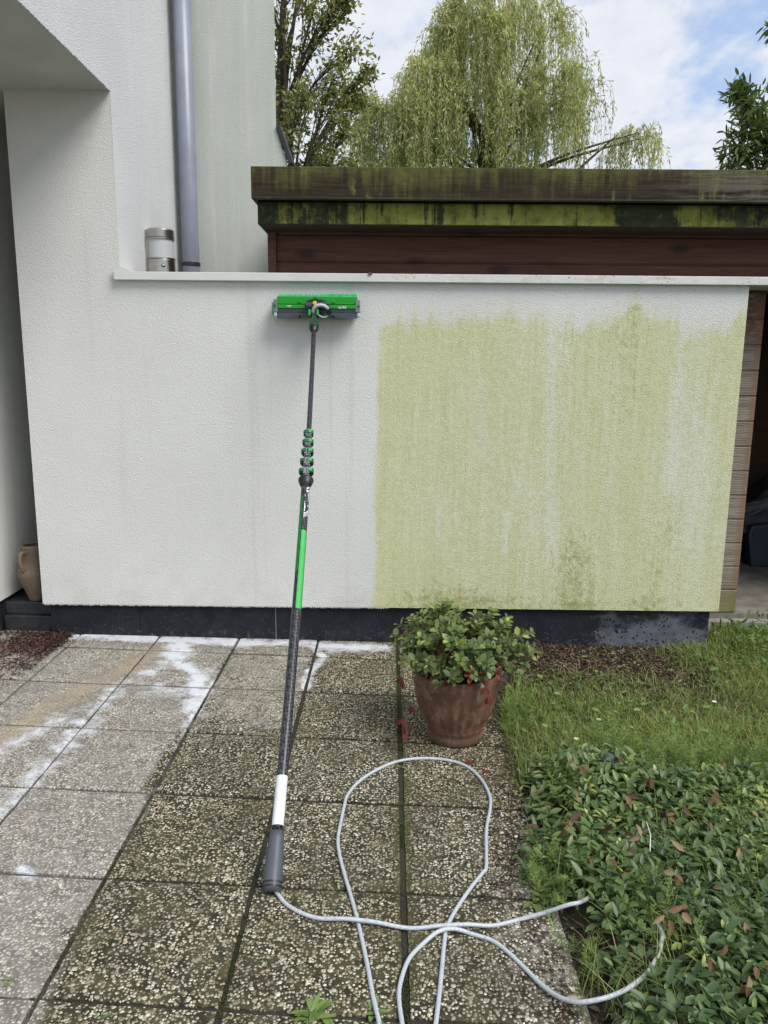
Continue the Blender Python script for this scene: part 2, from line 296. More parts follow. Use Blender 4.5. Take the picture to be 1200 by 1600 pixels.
def fascia(name, lower):
    m, nt, b, p, f, col = wood(name, (.014, .010, .006), (.055, .041, .026), knots=False); P0 = nt.pos(); x, y, z = nt.sep(P0)
    vs = nt.noise(nt.scl(P0, (26, 5, 1.6)), 1.0, 5.0, 0.65); big = nt.noise(nt.scl(P0, (2.1, 1, 2.4), (0.7, 0, 0)), 1.0, 4.0, 0.6); fi = nt.noise(P0, 60.0, 4.0, 0.7)
    if lower:
        x = nt.math('ADD', x, nt.math('ADD', nt.math('MULTIPLY', nt.math('SUBTRACT', nt.noise(P0, 11.0, 5.0, .75), .5), .30), nt.math('MULTIPLY', nt.math('SUBTRACT', vs, .5), .35)))
        # lime-green algae sheets cut by black drip lines
        dr = nt.noise(nt.scl(P0, (24, 5, 0.9), (2.2, 0, 0)), 1.0, 5.0, 0.65); drip = nt.smooth(nt.math('ADD', dr, nt.math('ADD', nt.math('MULTIPLY', nt.math('SUBTRACT', fi, .5), 0.22), nt.math('MULTIPLY', nt.math('SUBTRACT', nt.noise(nt.scl(P0, (3.1, 1, 6)), 1.0, 4.0, .6), .5), .45))), 0.46, 0.33)
        edge = nt.math('MULTIPLY', nt.smooth(z, 2.583, 2.560), nt.smooth(z, 2.458, 2.466))
        amt = nt.smooth(nt.math('ADD', nt.math('ADD', big, nt.math('SUBTRACT', nt.smooth(x, -.35, -.05, -.07, .09), nt.math('ADD', nt.math('MULTIPLY', nt.smooth(x, 1.24, 1.30), nt.smooth(x, 1.60, 1.46, 0, .15)), nt.smooth(x, 1.72, 1.90, 0, .16)))), nt.math('ADD', nt.math('MULTIPLY', nt.math('SUBTRACT', nt.noise(P0, 16.0, 6.0, .75), .5), .45), nt.math('MULTIPLY', nt.math('SUBTRACT', vs, .5), .45))), 0.40, 0.60)
        mk = nt.math('MULTIPLY', nt.math('MULTIPLY', amt, nt.math('SUBTRACT', 1.0, drip)), edge)
        gc = nt.ramp(nt.noise(P0, 9.0, 6.0, 0.7), [(.3, (.11, .12, .028)), (.5, (.27, .28, .060)), (.8, (.42, .42, .13))])
        under = nt.ramp(nt.noise(P0, 8.0, 5.0, 0.7), [(.3, (.016, .020, .014)), (.7, (.060, .068, .030))])
        col = nt.mix(nt.math('MULTIPLY', mk, 0.92), under, gc)
    else:
        u = nt.smooth(nt.math('ADD', nt.math('MULTIPLY', nt.math('SUBTRACT', z, 2.58), 2.6), nt.math('ADD', nt.math('MULTIPLY', nt.math('SUBTRACT', vs, .5), 1.1), nt.math('MULTIPLY', nt.math('SUBTRACT', big, .5), 1.4))), 0.02, 0.60)
        gc = nt.ramp(nt.noise(P0, 14.0, 6.0, 0.7), [(.3, (.06, .06, .018)), (.75, (.18, .18, .055))])
        col = nt.mix(nt.math('MULTIPLY', u, 0.85), col, gc)
        col = nt.mix(nt.math('MULTIPLY', nt.smooth(nt.noise(nt.scl(P0, (6.4, 1, 5), (1.9, 0, 1)), 1.0, 6.0, .75), .56, .72), nt.smooth(vs, .45, .60, 0, .7)), col, (.22, .235, .07))
        col = nt.mix(nt.math('MULTIPLY', nt.smooth(x, 1.2, 2.0), nt.smooth(f, .45, .6, 0, .6)), col, (.17, .155, .14))
        col = nt.mix(nt.smooth(z, 2.590, 2.582, 0, .35), col, (.10, .10, .06))
    setb(nt, b, color=col, rough=0.85, spec=.2, normal=nt.bump(nt.math('ADD', f, nt.math('MULTIPLY', fi, .6)), 0.6, 0.007)); return m
M['fascia_up'] = fascia('fascia_upper_wood', False); M['fascia_low'] = fascia('fascia_lower_wood', True)
M['felt'] = plain('roof_felt', (.05, .055, .04), 0.9, var=.4, bumpy=.4)
M['concrete'] = plain('floor_concrete', (.20, .18, .15), 0.85, var=.35, scale=9, bumpy=.4)
M['stone_white'] = plain('foundation_stone', (.33, .31, .26), 0.85, var=.35, scale=14, bumpy=.5)
M['tarp'] = plain('tarp_grey', (.055, .062, .068), 0.5, var=.3, scale=5)
M['tub'] = plain('tub_blue_grey', (.035, .045, .065), 0.4, var=.15, scale=5)
M['zinc'] = plain('downpipe_grey', (.23, .25, .31), 0.38, var=.10, scale=7, spec=.6)
M['steel'] = plain('brushed_steel', (.48, .46, .43), 0.28, metal=1.0, var=.15, scale=12)
M['dark_metal'] = plain('dark_metal', (.05, .05, .055), 0.4, metal=.6)
M['trim'] = plain('dark_trim', (.020, .022, .026), 0.5)
M['slate'] = plain('dark_sill', (.022, .024, .027), 0.55, var=.4, scale=18, bumpy=.4)
M['door'] = plain('dark_door', (.014, .015, .018), 0.4)
def glass_mat():
    m, nt, b = new_mat('frosted_glass'); x, y, z = nt.sep(nt.pos())
    setb(nt, b, color=(.62, .64, .65), rough=.28, spec=.6); b.inputs['Transmission Weight'].default_value = 0.25; return m
M['frost'] = glass_mat()

# ------------------------------------------------------------------ house (left): pier, overhanging storey, back wall
house = empty('house', (-3.0, 5.0, 0), 'white rendered modern house with an overhanging upper storey and dark plinth', 'house')
XP, XL, XN, YF, YB, ZS = -1.537, -2.119, -2.40, 4.49, 5.80, 3.137
w = MB()
w.box(XL, XP, YF, YB, 0.232, ZS, skip=('top', 'back', 'right'))
w.box(-7.0, XN, 4.50, 5.45, 0.232, ZS, skip=('top',))
w.box(XN, XL, 5.25, 5.45, 2.62, ZS, skip=('top',))
w.build('wall', M['stucco'], house)
s = MB()      # faces that look to the right (side of pier and of the storey above)
s.add([(XP, YF, 0.232), (XP, YB, 0.232), (XP, YB, ZS), (XP, YF, ZS)], [(0, 1, 2, 3)])
s.add([(XP, 2.75, ZS), (XP, YF, ZS), (XP, YB, ZS), (XP, YB, 5.7), (XP, 2.75, 5.7)], [(0, 1, 2, 3, 4)])
s.add([(-7.0, 2.75, ZS), (XP, 2.75, ZS), (XP, 2.75, 5.7), (-7.0, 2.75, 5.7)], [(0, 1, 2, 3)])
s.add([(-7.0, YB, ZS), (-7.0, 2.75, ZS), (-7.0, 2.75, 5.7), (-7.0, YB, 5.7)], [(0, 1, 2, 3)])
s.add([(-7.0, 2.75, 5.7), (XP, 2.75, 5.7), (XP, YB, 5.7), (-7.0, YB, 5.7)], [(0, 1, 2, 3)])
s.build('side_wall', M['stucco_side'], house)
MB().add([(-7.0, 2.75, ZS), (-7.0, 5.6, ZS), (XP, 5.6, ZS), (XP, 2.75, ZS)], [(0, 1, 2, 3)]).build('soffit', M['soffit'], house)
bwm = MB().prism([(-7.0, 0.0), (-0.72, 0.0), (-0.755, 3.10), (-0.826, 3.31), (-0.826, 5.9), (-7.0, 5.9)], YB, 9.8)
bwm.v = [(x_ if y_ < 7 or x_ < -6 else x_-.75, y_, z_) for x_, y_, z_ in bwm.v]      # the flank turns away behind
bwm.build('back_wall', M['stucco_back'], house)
t = Vector((-0.728, 0, 3.09)) - Vector((-0.815, 0, 3.335)); t.normalize(); nv = Vector((-t.z, 0, t.x))
tr = MB().obox(Vector((-0.766, 5.90, 3.215)), t, Vector((0, 1, 0)), nv, 0.135, 0.12, 0.016); tr.build('roof_trim', M['trim'], house, bevel=.004)
pl = MB(); pl.box(-2.085, XP, 4.518, 5.7, -0.1, 0.2315, skip=('top',)); pl.box(-7.0, -2.43, 4.53, 5.4, -0.1, 0.2315, skip=('top',)); pl.box(-2.4302, -2.412, 4.60, 5.4, -0.1, 0.2315)
pl.build('plinth', M['plinth'], house)
# tiny drip beads under the overhang edge
dp = MB(); rr = random.Random(3); nb = 420; rb_ = []
for i in range(nb):
    y0 = 2.78+1.705*i/(nb-1); d_ = rr.choice([0.0005, .001, .001, .004, .007]); rb_ += [(XP-.003, y0, ZS+.001), (XP+.0015, y0, ZS-d_), (XP+.0015, y0, ZS+.004)]
dp.add(rb_, [(3*i+a, 3*i+3+a, 3*i+3+(a+1) % 3, 3*i+(a+1) % 3) for i in range(nb-1) for a in range(2)])
dp.build('edge_bead', M['stucco_side'], house)
st = MB(); st.box(-2.41, -2.087, 4.575, 5.2, -0.05, 0.125); st.box(-2.41, -2.087, 4.60, 5.25, 0.126, 0.205)
st.build('door_sill', M['slate'], house, bevel=.006)
dr = MB().box(-2.41, XL+.002, 5.22, 5.249, .206, 2.62); dr.build('door', M['door'], house)
# downpipe
px, py = -1.44, 5.715
dpipe = MB().tube([(px, py, -0.05), (px, py, 5.6)], 0.060, 28).build('downpipe', M['zinc'], house, smooth=True)
MB().tube([(px, py, 2.375), (px, py, 2.400)], 0.066, 28).build('pipe_bracket', M['dark_metal'], dpipe, smooth=False, bevel=.002)

# wall lamp
lx, ly = -1.452, 5.02
lamp = empty('wall_lamp', (lx, ly, 2.18), 'round stainless steel outdoor lamp with frosted glass beside the downpipe', 'lamp')
R_ = .086
MB().lathe([(0, 2.14), (R_, 2.14), (R_, 2.325), (R_-.004, 2.328), (0, 2.328)], (lx, ly, 0)).build('lamp_body', M['steel'], lamp, smooth=False, bevel=.002)
MB().lathe([(R_-.006, 2.328), (R_-.006, 2.455)], (lx, ly, 0)).build('lamp_shade', M['frost'], lamp, smooth=True)
c = MB(); c.lathe([(R_-.005, 2.455), (R_, 2.457), (R_, 2.503), (R_-.006, 2.508), (0, 2.508)], (lx, ly, 0)); c.build('lamp_cap', M['steel'], lamp, bevel=.002)
for zc in (2.332, 2.450): MB().lathe([(R_-.006, zc-.004), (R_+.0015, zc-.004), (R_+.0015, zc+.003), (R_-.006, zc+.003)], (lx, ly, 0)).build('lamp_ring', M['steel'], lamp)
a0 = math.atan2(-ly, -lx) ; sx, sy = lx+math.cos(a0+.12)*R_, ly+math.sin(a0+.12)*R_
dirv = Vector((math.cos(a0+.12), math.sin(a0+.12), 0))
MB().tube([Vector((sx, sy, 2.287))-dirv*.006, Vector((sx, sy, 2.287))+dirv*.004], .013, 24).build('motion_sensor', M['dark_metal'], lamp, bevel=.001)
MB().obox(Vector((sx, sy, 2.289))+dirv*.006, dirv, dirv.cross(Vector((0, 0, 1))), Vector((0, 0, 1)), .002, .009, .006).build('lamp_lens', M['frost'], lamp)
MB().box(XP, lx-R_*.6, ly-.04, ly+.04, 2.15, 2.50).build('lamp_bracket', M['steel'], lamp, bevel=.002)

# ------------------------------------------------------------------ garden wall
gw = empty('garden_wall', (0.25, 4.6, 0), 'low white rendered garden wall, right half green with algae, left half cleaned', 'wall')
XR, ZT, ZB = 2.015, 2.146, 0.232
nx, nz_ = 285, 154
xs = np.linspace(XP, XR, nx); zs = np.linspace(ZB, ZT, nz_); X, Zz = np.meshgrid(xs, zs, indexing='ij')
front = np.stack([X, np.full_like(X, YF), Zz], -1).reshape(-1, 3)
wob = (fbm(Zz*2.2, X*0, 5)-.5)*.05 + (fbm(Zz*14, X*14, 6)-.5)*.03
edge = ss(X+wob, -.115, -.045)
ztop = 1.945 + .12*(fbm(X*1.9, X*0, 11)-.5) + .13*(vnoise(X*13, X*0, 12)-.5)*ss(X, .2, .9) + .05*(vnoise(X*40, X*0, 13)-.5) + .085*np.exp(-((X-1.36)/.16)**2) + .04*np.exp(-((X-.75)/.25)**2) - .05*np.exp(-((X-.93)/.08)**2)
top = 1-ss(Zz, ztop-.09, ztop+.09)
dens = .80 + .55*(fbm(X*2.0, Zz*1.1, 21)-.5) + .15*(vnoise(X*7, Zz*.7, 22)-.5)
dens -= .15*ss(X, 1.40, 1.70)*(1-ss(X, 1.88, 1.97)*.6)*(.35+.65*ss(Zz, .3, 1.2))
def stk(x0, w_, z0, z1, amt): return amt*np.exp(-((X-x0)/w_)**2)*ss(Zz, z0, z0+.1)*(1-ss(Zz, z1-.12, z1))
for a_ in ((.70, .016, .50, .90, .55), (.295, .018, .55, .92, .30), (.53, .02, 1.2, 1.75, .25), (.93, .035, .65, 1.95, .25), (1.13, .02, 1.0, 1.6, .25), (1.36, .015, .6, 1.7, .2), (1.67, .05, .9, 1.95, .30), (.13, .02, 1.0, 1.5, .2), (.98, .03, .5, .95, .25), (1.3, .05, .55, 1.2, .22), (1.78, .02, .6, 1.9, .2)): dens -= .6*stk(*a_)
algae = np.clip(edge*top*dens, 0, 1)
speck = ss(Zz, ztop-.05, ztop)*(1-ss(Zz, ztop+.05, ztop+.13))*edge
algae = np.maximum(algae, speck*.22)
dark = .62*np.exp(-((X-.42)/.34)**2)*(1-ss(Zz+.10*(fbm(X*6,Zz*6,77)-.5), .27, .50)) + .62*np.exp(-((X-1.12)/.15)**2)*(1-ss(Zz, .50, .95)) + .30*np.exp(-((X-1.38)/.14)**2)*ss(Zz, 1.2, 1.5) + .30*np.exp(-((X-1.6)/.2)**2)*(1-ss(Zz, .7, 1.05)) + .13*ss(Zz, 1.5, 1.9)*np.exp(-((X-1.2)/.35)**2) + .22*(1-ss(Zz, .24, .36)) + .22*np.exp(-((X+.045)/.03)**2)*ss(Zz, 1.1, 1.7)
dark = np.clip(dark*edge*top, 0, 1)
i = np.arange(nx-1)[:, None]; j = np.arange(nz_-1)[None, :]; a_ = (i*nz_+j).ravel()
F = np.stack([a_, a_+nz_, a_+nz_+1, a_+1], 1)
me = np_mesh('wall_face', front, F, {'algae': algae.ravel(), 'algae_dark': dark.ravel()})
bm = bmesh.new(); bm.from_mesh(me)
la = bm.verts.layers.float.get('algae')
vv = [bm.verts.new(c_) for c_ in ((XR, YF, ZB), (XR, 4.70, ZB), (XR, 4.70, ZT), (XR, YF, ZT), (XP, 4.70, ZB), (XP, 4.70, ZT), (XP, YF, ZB))]
for v_ in vv[:4]: v_[la] = .55
bm.faces.new((vv[0], vv[1], vv[2], vv[3])); bm.faces.new((vv[1], vv[4], vv[5], vv[2])); bm.faces.new((vv[6], vv[4], vv[1], vv[0]))
bm.to_mesh(me); bm.free()
link('wall_face', me, M['stucco'], gw)
# sawtooth drip bead along the foot of the render
bd = MB(); rr = random.Random(5); x0 = XL+.01
while x0 < .0:
    wd_ = rr.uniform(.006, .011); hh = rr.uniform(.004, .009); bd.box(x0, x0+wd_, YF+.001, YF+.012, ZB-hh, ZB-.0005); x0 += wd_+rr.uniform(.004, .008)
bd.build('drip_bead', M['stucco_side'], gw)
MB().box(XP+.0005, 1.975, 4.519, 4.69, -.12, ZB-.0005).build('plinth', M['plinth'], gw, bevel=.004)
cp = MB(); cp.box(-1.562, 2.62, 4.455, 4.735, ZT+.0005, ZT+.0455)
cp.build('coping', M['coping'], gw, bevel=.003)
MB().prism([(-1.565, ZT+.046), (-1.46, ZT+.046), (-1.53, ZT+.076), (-1.565, ZT+.078)], 4.457, 4.463).build('coping_end', M['coping'], gw)

# ------------------------------------------------------------------ shed behind the wall
shed = empty('shed', (1.4, 5.8, 0.1), 'brown timber shed with a mossy flat roof standing behind the garden wall', 'shed')
bw = MB(); pitch = .1535; z0 = .143; k = 0; YS = 4.75; DX = 2.236
while z0 < 2.47:
    z1 = min(z0+pitch-.006, 2.47); xr = DX if z0 < 2.06 else 4.3
    for xa, xb in ((-.685, xr),) + (((3.35, 4.3),) if z0 < 2.06 else ()):
        bw.add([(xa, YS, z0+.005), (xb, YS, z0+.005), (xb, YS, z1-.004), (xa, YS, z1-.004), (xa, YS+.006, z1+.001), (xb, YS+.006, z1+.001), (xa, YS+.006, z0), (xb, YS+.006, z0)], [(0, 1, 2, 3), (3, 2, 5, 4), (6, 7, 1, 0)])
        bw.box(xa, xb, YS+.0075, YS+.045, z0-.004, z0+pitch-.012)
    z0 += pitch; k += 1
for xa, xb, ya, yb in ((-.68, -.64, 4.80, 7.6), (4.26, 4.3, 4.80, 7.6), (-.64, 4.26, 7.56, 7.6)): bw.box(xa, xb, ya, yb, .14, 2.46)
bw.build('front_boards', M['boards'], shed)
MB().box(-.735, -.6855, YS-.022, YS+.05, .14, 2.458).build('corner_post', M['boards'], shed, bevel=.003)
MB().box(-.70, 4.3, 4.50, 7.6, .02, .139).build('floor_slab', M['concrete'], shed, bevel=.006) if False else MB().box(-.70, 4.3, 4.755, 7.6, .02, .139).build('floor_slab', M['concrete'], shed, bevel=.006)
sb = MB(); rr = random.Random(8); x0 = 2.0
while x0 < 4.2:
    w_ = rr.uniform(.18, .34); sb.box(x0, x0+w_-.012, 4.705+rr.uniform(0, .012), 4.90, -.05, .105+rr.uniform(-.008, .008)); x0 += w_
sb.build('foundation_stones', M['stone_white'], shed, bevel=.012)
rf = MB(); rf.box(-.755, 4.5, 4.52, 7.85, 2.585, 2.700); rf.build('roof', M['felt'], shed)
fu = MB(); fu.prism([(-.772, 2.5765), (4.55, 2.5765), (4.55, 2.742), (-.772, 2.742)], 4.42, 4.4585); fu.box(-.772, -.7455, 4.459, 7.9, 2.5765, 2.742); fu.box(-.745, 4.55, 4.459, 4.519, 2.70, 2.735)
fu.build('upper_fascia', M['fascia_up'], shed, bevel=.003)
fl = MB(); fl.box(-.752, 4.5, 4.50, 4.519, 2.457, 2.5765-.0005); fl.box(-.752, -.733, 4.5195, 7.85, 2.457, 2.5845)
fl.build('lower_fascia', M['fascia_low'], shed, bevel=.002)
MB().box(-.7325, 4.5, 4.5195, 7.8, 2.4595, 2.4745).build('eaves_board', M['eaves'], shed)
tp = MB(); NU, NV = 44, 34; P_ = []
for iu in range(NU):
    for jv in range(NV):
        u, v = iu/(NU-1), jv/(NV-1); xx = 2.80+u*1.4; topz = .62+.42*ss(u, 0, .45)-.10*ss(u, .6, 1); lowz = .40-.10*ss(u, .0, .3)+.05*mnoise.noise((u*6, 0, 3))
        q_ = min(1, v/.55); zt = lowz+(topz-lowz)*q_**.8 - max(0, v-.55)*.5; yy = 5.98+.10*q_+max(0, v-.55)*1.5
        nn_ = .07*mnoise.noise((u*5, v*4, 1))+.045*abs(mnoise.noise((u*11+v*5, v*7, 4)))+.02*mnoise.noise((u*25, v*19, 2)); P_.append((xx+nn_*.4, yy-nn_*1.3, zt+nn_*.5))
tarp = tp.grid(P_, NU, NV).build('tarp', M['tarp'], None, smooth=True); tag(tarp, 'crumpled grey tarpaulin heaped over stored goods just inside the dark doorway', 'tarpaulin')
tb = MB(); F_ = [(2.84, .40), (2.885, .145), (3.9, .145), (3.9, .50), (3.1, .50), (2.86, .47)]; tb.prism([(a, c_) for a, c_ in F_], 5.93, 6.03)
tag(tb.build('plastic_tub', M['tub'], None, bevel=.012), 'dark blue-grey plastic tub standing under the tarpaulin in the doorway', 'tub')

# ------------------------------------------------------------------ ground, soil under joints, paving
def ground_mat():
    m, nt, b = new_mat('soil_and_turf'); p = nt.pos(); x, y, z = nt.sep(p)
    soil = nt.ramp(nt.noise(p, 30.0, 6.0, 0.7), [(.3, (.020, .014, .010)), (.55, (.055, .038, .026)), (.8, (.10, .075, .05))])
    turf = nt.ramp(nt.noise(p, 22.0, 6.0, 0.7), [(.3, (.020, .035, .010)), (.7, (.055, .085, .025))])
    far = nt.smooth(y, 7.0, 9.0); f = nt.math('MAXIMUM', far, nt.smooth(nt.noise(p, 2.5, 4.0), 0.45, 0.6))
    setb(nt, b, color=nt.mix(f, soil, turf), rough=0.95, normal=nt.bump(nt.noise(p, 60.0, 5.0, .7), 0.8, 0.02)); return m
def ground_h(x, y):
    x = np.asarray(x, float); y = np.asarray(y, float)
    base = -.018 - .015*np.clip(x, -8, 8)
    bed = ss(x, .50, .75)*(.035 + .03*(fbm(x*3, y*3, 31)-.5))
    rear = ss(x, 1.9, 2.2)*ss(y, 3.9, 4.6)*.06
    return base + bed + rear
g1x = np.concatenate([[-400, -60, -12], np.arange(-7, 7, .1), [8, 12, 60, 400]]); g1y = np.concatenate([[-400, -60, -10, -3], np.arange(-1, 5, .1), [5, 6, 8, 12, 60, 600]])
GX, GY = np.meshgrid(g1x, g1y, indexing='ij'); GZ = ground_h(GX, GY); n2 = len(g1y)
i = np.arange(len(g1x)-1)[:, None]; j = np.arange(n2-1)[None, :]; a_ = (i*n2+j).ravel()
g = link('ground', np_mesh('ground', np.stack([GX, GY, GZ], -1).reshape(-1, 3), np.stack([a_, a_+n2, a_+n2+1, a_+1], 1)), ground_mat(), smooth=False)
tag(g, kind='structure')

def paving_mat():
    m, nt, b = new_mat('washed_concrete_slabs'); p = nt.pos(); x, y, z = nt.sep(p)
    wv = nt.noise(p, 40.0, 2.0, out='Color'); pw = nt.mix(0.006, nt.comb(x, y, 0.0), wv, 'ADD')
    vA = nt.vor(pw, 100.0, rnd=.95); vB = nt.vor(nt.scl(pw, (1, 1, 1), (.37, .11, 0)), 62.0, rnd=1.0); vC = nt.vor(nt.scl(pw, (1, 1, 1), (.17, .71, 0)), 43.0, rnd=1.0)
    def peblayer(v, r0, r1, gate):
        c_ = nt.sep(v.outputs['Color']); q = nt.math('SUBTRACT', v.outputs['Distance'], nt.math('ADD', r0, nt.math('MULTIPLY', c_[1], r1)))
        on = nt.math('GREATER_THAN', c_[2], gate) if gate > 0 else 1.0
        bd_ = nt.math('MULTIPLY', nt.smooth(q, .05, -.04), on); dome = nt.math('MULTIPLY', nt.smooth(q, .02, -.42), on); rim_ = nt.math('MULTIPLY', nt.smooth(nt.math('ABSOLUTE', nt.math('SUBTRACT', q, .02)), .11, .0), on)
        return c_, bd_, dome, rim_
    cA, bA, hA, rA = peblayer(vA, .30, .22, 0.0); cB, bB, hB, rB = peblayer(vB, .30, .16, .45); cC, bC, hC, rC = peblayer(vC, .24, .16, .80)
    cid = [nt.mix(bC, nt.mix(bB, nt.comb(cA[k], cA[k], cA[k]), nt.comb(cB[k], cB[k], cB[k])), nt.comb(cC[k], cC[k], cC[k])) for k in (0, 1, 0)]
    cid = [nt.sep(c_)[0] for c_ in cid]
    body = nt.math('MAXIMUM', bA, nt.math('MAXIMUM', bB, bC)); rims = nt.math('MAXIMUM', nt.math('MULTIPLY', rA, .7), nt.math('MAXIMUM', rB, rC))
    hpeb = nt.math('MAXIMUM', hA, nt.math('MAXIMUM', nt.math('MULTIPLY', hB, 1.5), nt.math('MULTIPLY', hC, 2.0)))
    dm = nt.attr('clean'); foam = nt.attr('foam'); moss = nt.attr('moss'); tan = nt.attr('tan'); lt = nt.attr('tilerand')
    peb = nt.ramp(cid[0], [(.0, (.08, .075, .06)), (.12, (.21, .18, .13)), (.32, (.38, .33, .235)), (.55, (.55, .49, .37)), (.8, (.74, .69, .56)), (1., (.86, .83, .74))])
    peb = nt.mix(nt.smooth(cid[1], .86, .97, 0, .55), peb, (.40, .26, .14))
    mac = nt.noise(p, 3.0, 5.0, .6); mid = nt.noise(p, 14.0, 4.0, .65)
    dirtc = nt.mix(nt.smooth(mid, .35, .65), (.026, .024, .014), (.072, .068, .034))
    dirty_peb = nt.mix(nt.smooth(nt.math('ADD', mac, nt.math('MULTIPLY', nt.math('SUBTRACT', mid, .5), .7)), .36, .68, .02, .52), peb, (.095, .086, .052))
    dirty = nt.mix(body, dirtc, dirty_peb); dirty = nt.mix(nt.math('MULTIPLY', lt, .35), dirty, (.82, .80, .58), 'MULTIPLY')
    gm = nt.smooth(nt.math('ADD', nt.noise(p, 7.0, 5.0, .7), nt.math('SUBTRACT', moss, .5)), .52, .86)
    dirty = nt.mix(nt.math('MULTIPLY', gm, .72), dirty, nt.ramp(nt.noise(p, 90.0, 3.0), [(.3, (.028, .030, .010)), (.7, (.095, .095, .026))]))
    cleanc = nt.mix(body, nt.ramp(mid, [(.3, (.085, .076, .060)), (.7, (.19, .172, .145))]), nt.mix(.34, peb, (.55, .52, .47)))
    cleanc = nt.mix(nt.smooth(nt.noise(p, 26.0, 5.0, .7), .38, .68, .06, .36), cleanc, (.52, .50, .465))
    cleanc = nt.mix(nt.math('MULTIPLY', tan, nt.smooth(mid, .35, .6, .25, .75)), cleanc, (.38, .295, .20))
    cleanc = nt.mix(nt.smooth(nt.noise(p, 5.0, 6.0, .7), .35, .62, .42, 0.0), cleanc, (.17, .155, .135))
    cf_ = nt.smooth(nt.math('ADD', dm, nt.math('MULTIPLY', nt.math('SUBTRACT', mid, .5), .9)), .22, .80)
    col = nt.mix(cf_, dirty, cleanc)
    ff = nt.math('ADD', foam, nt.math('ADD', nt.math('MULTIPLY', nt.math('SUBTRACT', nt.noise(p, 13.0, 7.0, .75), .5), 2.1), nt.math('MULTIPLY', nt.math('SUBTRACT', nt.noise(p, 130.0, 3.0, .7), .5), .65)))
    fm = nt.math('MULTIPLY', nt.math('MULTIPLY', nt.smooth(ff, .30, .95), nt.smooth(foam, 0.02, .30)), nt.math('SUBTRACT', 1.0, nt.math('MULTIPLY', body, nt.smooth(ff, .95, .5, .0, .6))))
    col = nt.mix(nt.math('MULTIPLY', fm, .86), col, (.70, .73, .79))
    hgt = nt.math('MULTIPLY', hpeb, nt.math('SUBTRACT', 1.0, nt.math('MULTIPLY', nt.math('MAXIMUM', nt.math('MULTIPLY', cf_, .30), fm), 1.0)))
    rg = nt.mix(body, nt.mix(0.0, (.9, .9, .9), (.9, .9, .9)), (.48, .48, .48))
    nm = nt.bump(nt.math('ADD', hgt, nt.math('MULTIPLY', nt.noise(p, 300.0, 2.0), .12)), 0.9, 0.0045)
    setb(nt, b, color=col, rough=rg, normal=nm, spec=.35); return m
JX = [.06+.492*k for k in range(-14, 1)] + [.555]
JY = [-2.33, -1.82, -1.31, -.80, -.29, .21, .71, 1.215, 1.722, 2.214, 2.728, 3.238, 3.738, 4.232, 4.60]
JG = lambda v: .0105 if abs(v-.06) < .01 else (.0075 if v > -1.0 else .0055)
rng = np.random.default_rng(4); Vs = []; Fs = []; nv0 = 0; TR = []
def polyd(px_, py_, pts):                   # distance to a polyline
    dmin = np.full(px_.shape, 9.0)
    for (ax, ay), (bx_, by_) in zip(pts[:-1], pts[1:]):
        vx, vy = bx_-ax, by_-ay; tt = np.clip(((px_-ax)*vx+(py_-ay)*vy)/(vx*vx+vy*vy+1e-9), 0, 1)
        dmin = np.minimum(dmin, np.hypot(px_-ax-tt*vx, py_-ay-tt*vy))
    return dmin
for a in range(len(JX)-1):
    for b_ in range(len(JY)-1):
        gl = JG(JX[a]); gr = JG(JX[a+1])
        xa, xb, ya, yb = JX[a]+gl, JX[a+1]-gr, JY[b_]+(.0065 if xa < -.95 else .008), JY[b_+1]-.0055
        vis = ya > 1.1 and xa > -2.6
        nxx = nyy = (25 if vis else 3)
        u = np.linspace(0, 1, nxx); U, V_ = np.meshgrid(u, u, indexing='ij')
        dz_, ta, tb_ = rng.uniform(-.0015, .0015), rng.uniform(-.002, .002), rng.uniform(-.002, .002); rx, ry = rng.uniform(-.002, .002, 2)
        x_ = xa+rx+(xb-xa)*U; y_ = ya+ry+(yb-ya)*V_ - .036*(x_-.06)
        y_ = np.minimum(y_, 4.56)
        wb = lambda q, sd: .0055*(fbm(q*28, q*0+sd, 200+a*17+b_)-.35)
        if vis:
            x_ = x_ + np.where(U < 1e-6, wb(V_, 0), 0) - np.where(U > 1-1e-6, wb(V_, 3), 0); y_ = y_ + np.where(V_ < 1e-6, wb(U, 5), 0) - np.where(V_ > 1-1e-6, wb(U, 8), 0)
        ze = np.minimum(np.minimum(U, 1-U), np.minimum(V_, 1-V_)); cham = np.where(ze < 1e-6, -.003, 0)
        z_ = gz(x_) + dz_ + ta*(U-.5) + tb_*(V_-.5) + cham
        top_ = np.stack([x_, y_, z_], -1).reshape(-1, 3)
        idx = np.arange(nxx*nyy).reshape(nxx, nyy)
        ring = np.concatenate([idx[:-1, 0], idx[-1, :-1], idx[:0:-1, -1], idx[0, :0:-1]])
        low = top_[ring].copy(); low[:, 2] -= .035
        Vs.append(np.concatenate([top_, low])); nt_ = nxx*nyy; rn = np.roll(ring, -1); li = nt_+np.arange(len(ring)); ln = np.roll(li, -1)
        f1_ = np.stack([idx[:-1, :-1], idx[1:, :-1], idx[1:, 1:], idx[:-1, 1:]], -1).reshape(-1, 4)
        Fs.append(np.concatenate([f1_, np.stack([ring, li, ln, rn], 1)])+nv0); nv0 += nt_+len(ring); TR.append(np.full(nt_+len(ring), rng.random()))
V = np.concatenate(Vs); F = np.concatenate(Fs); TR = np.concatenate(TR); x_, y_ = V[:, 0], V[:, 1]
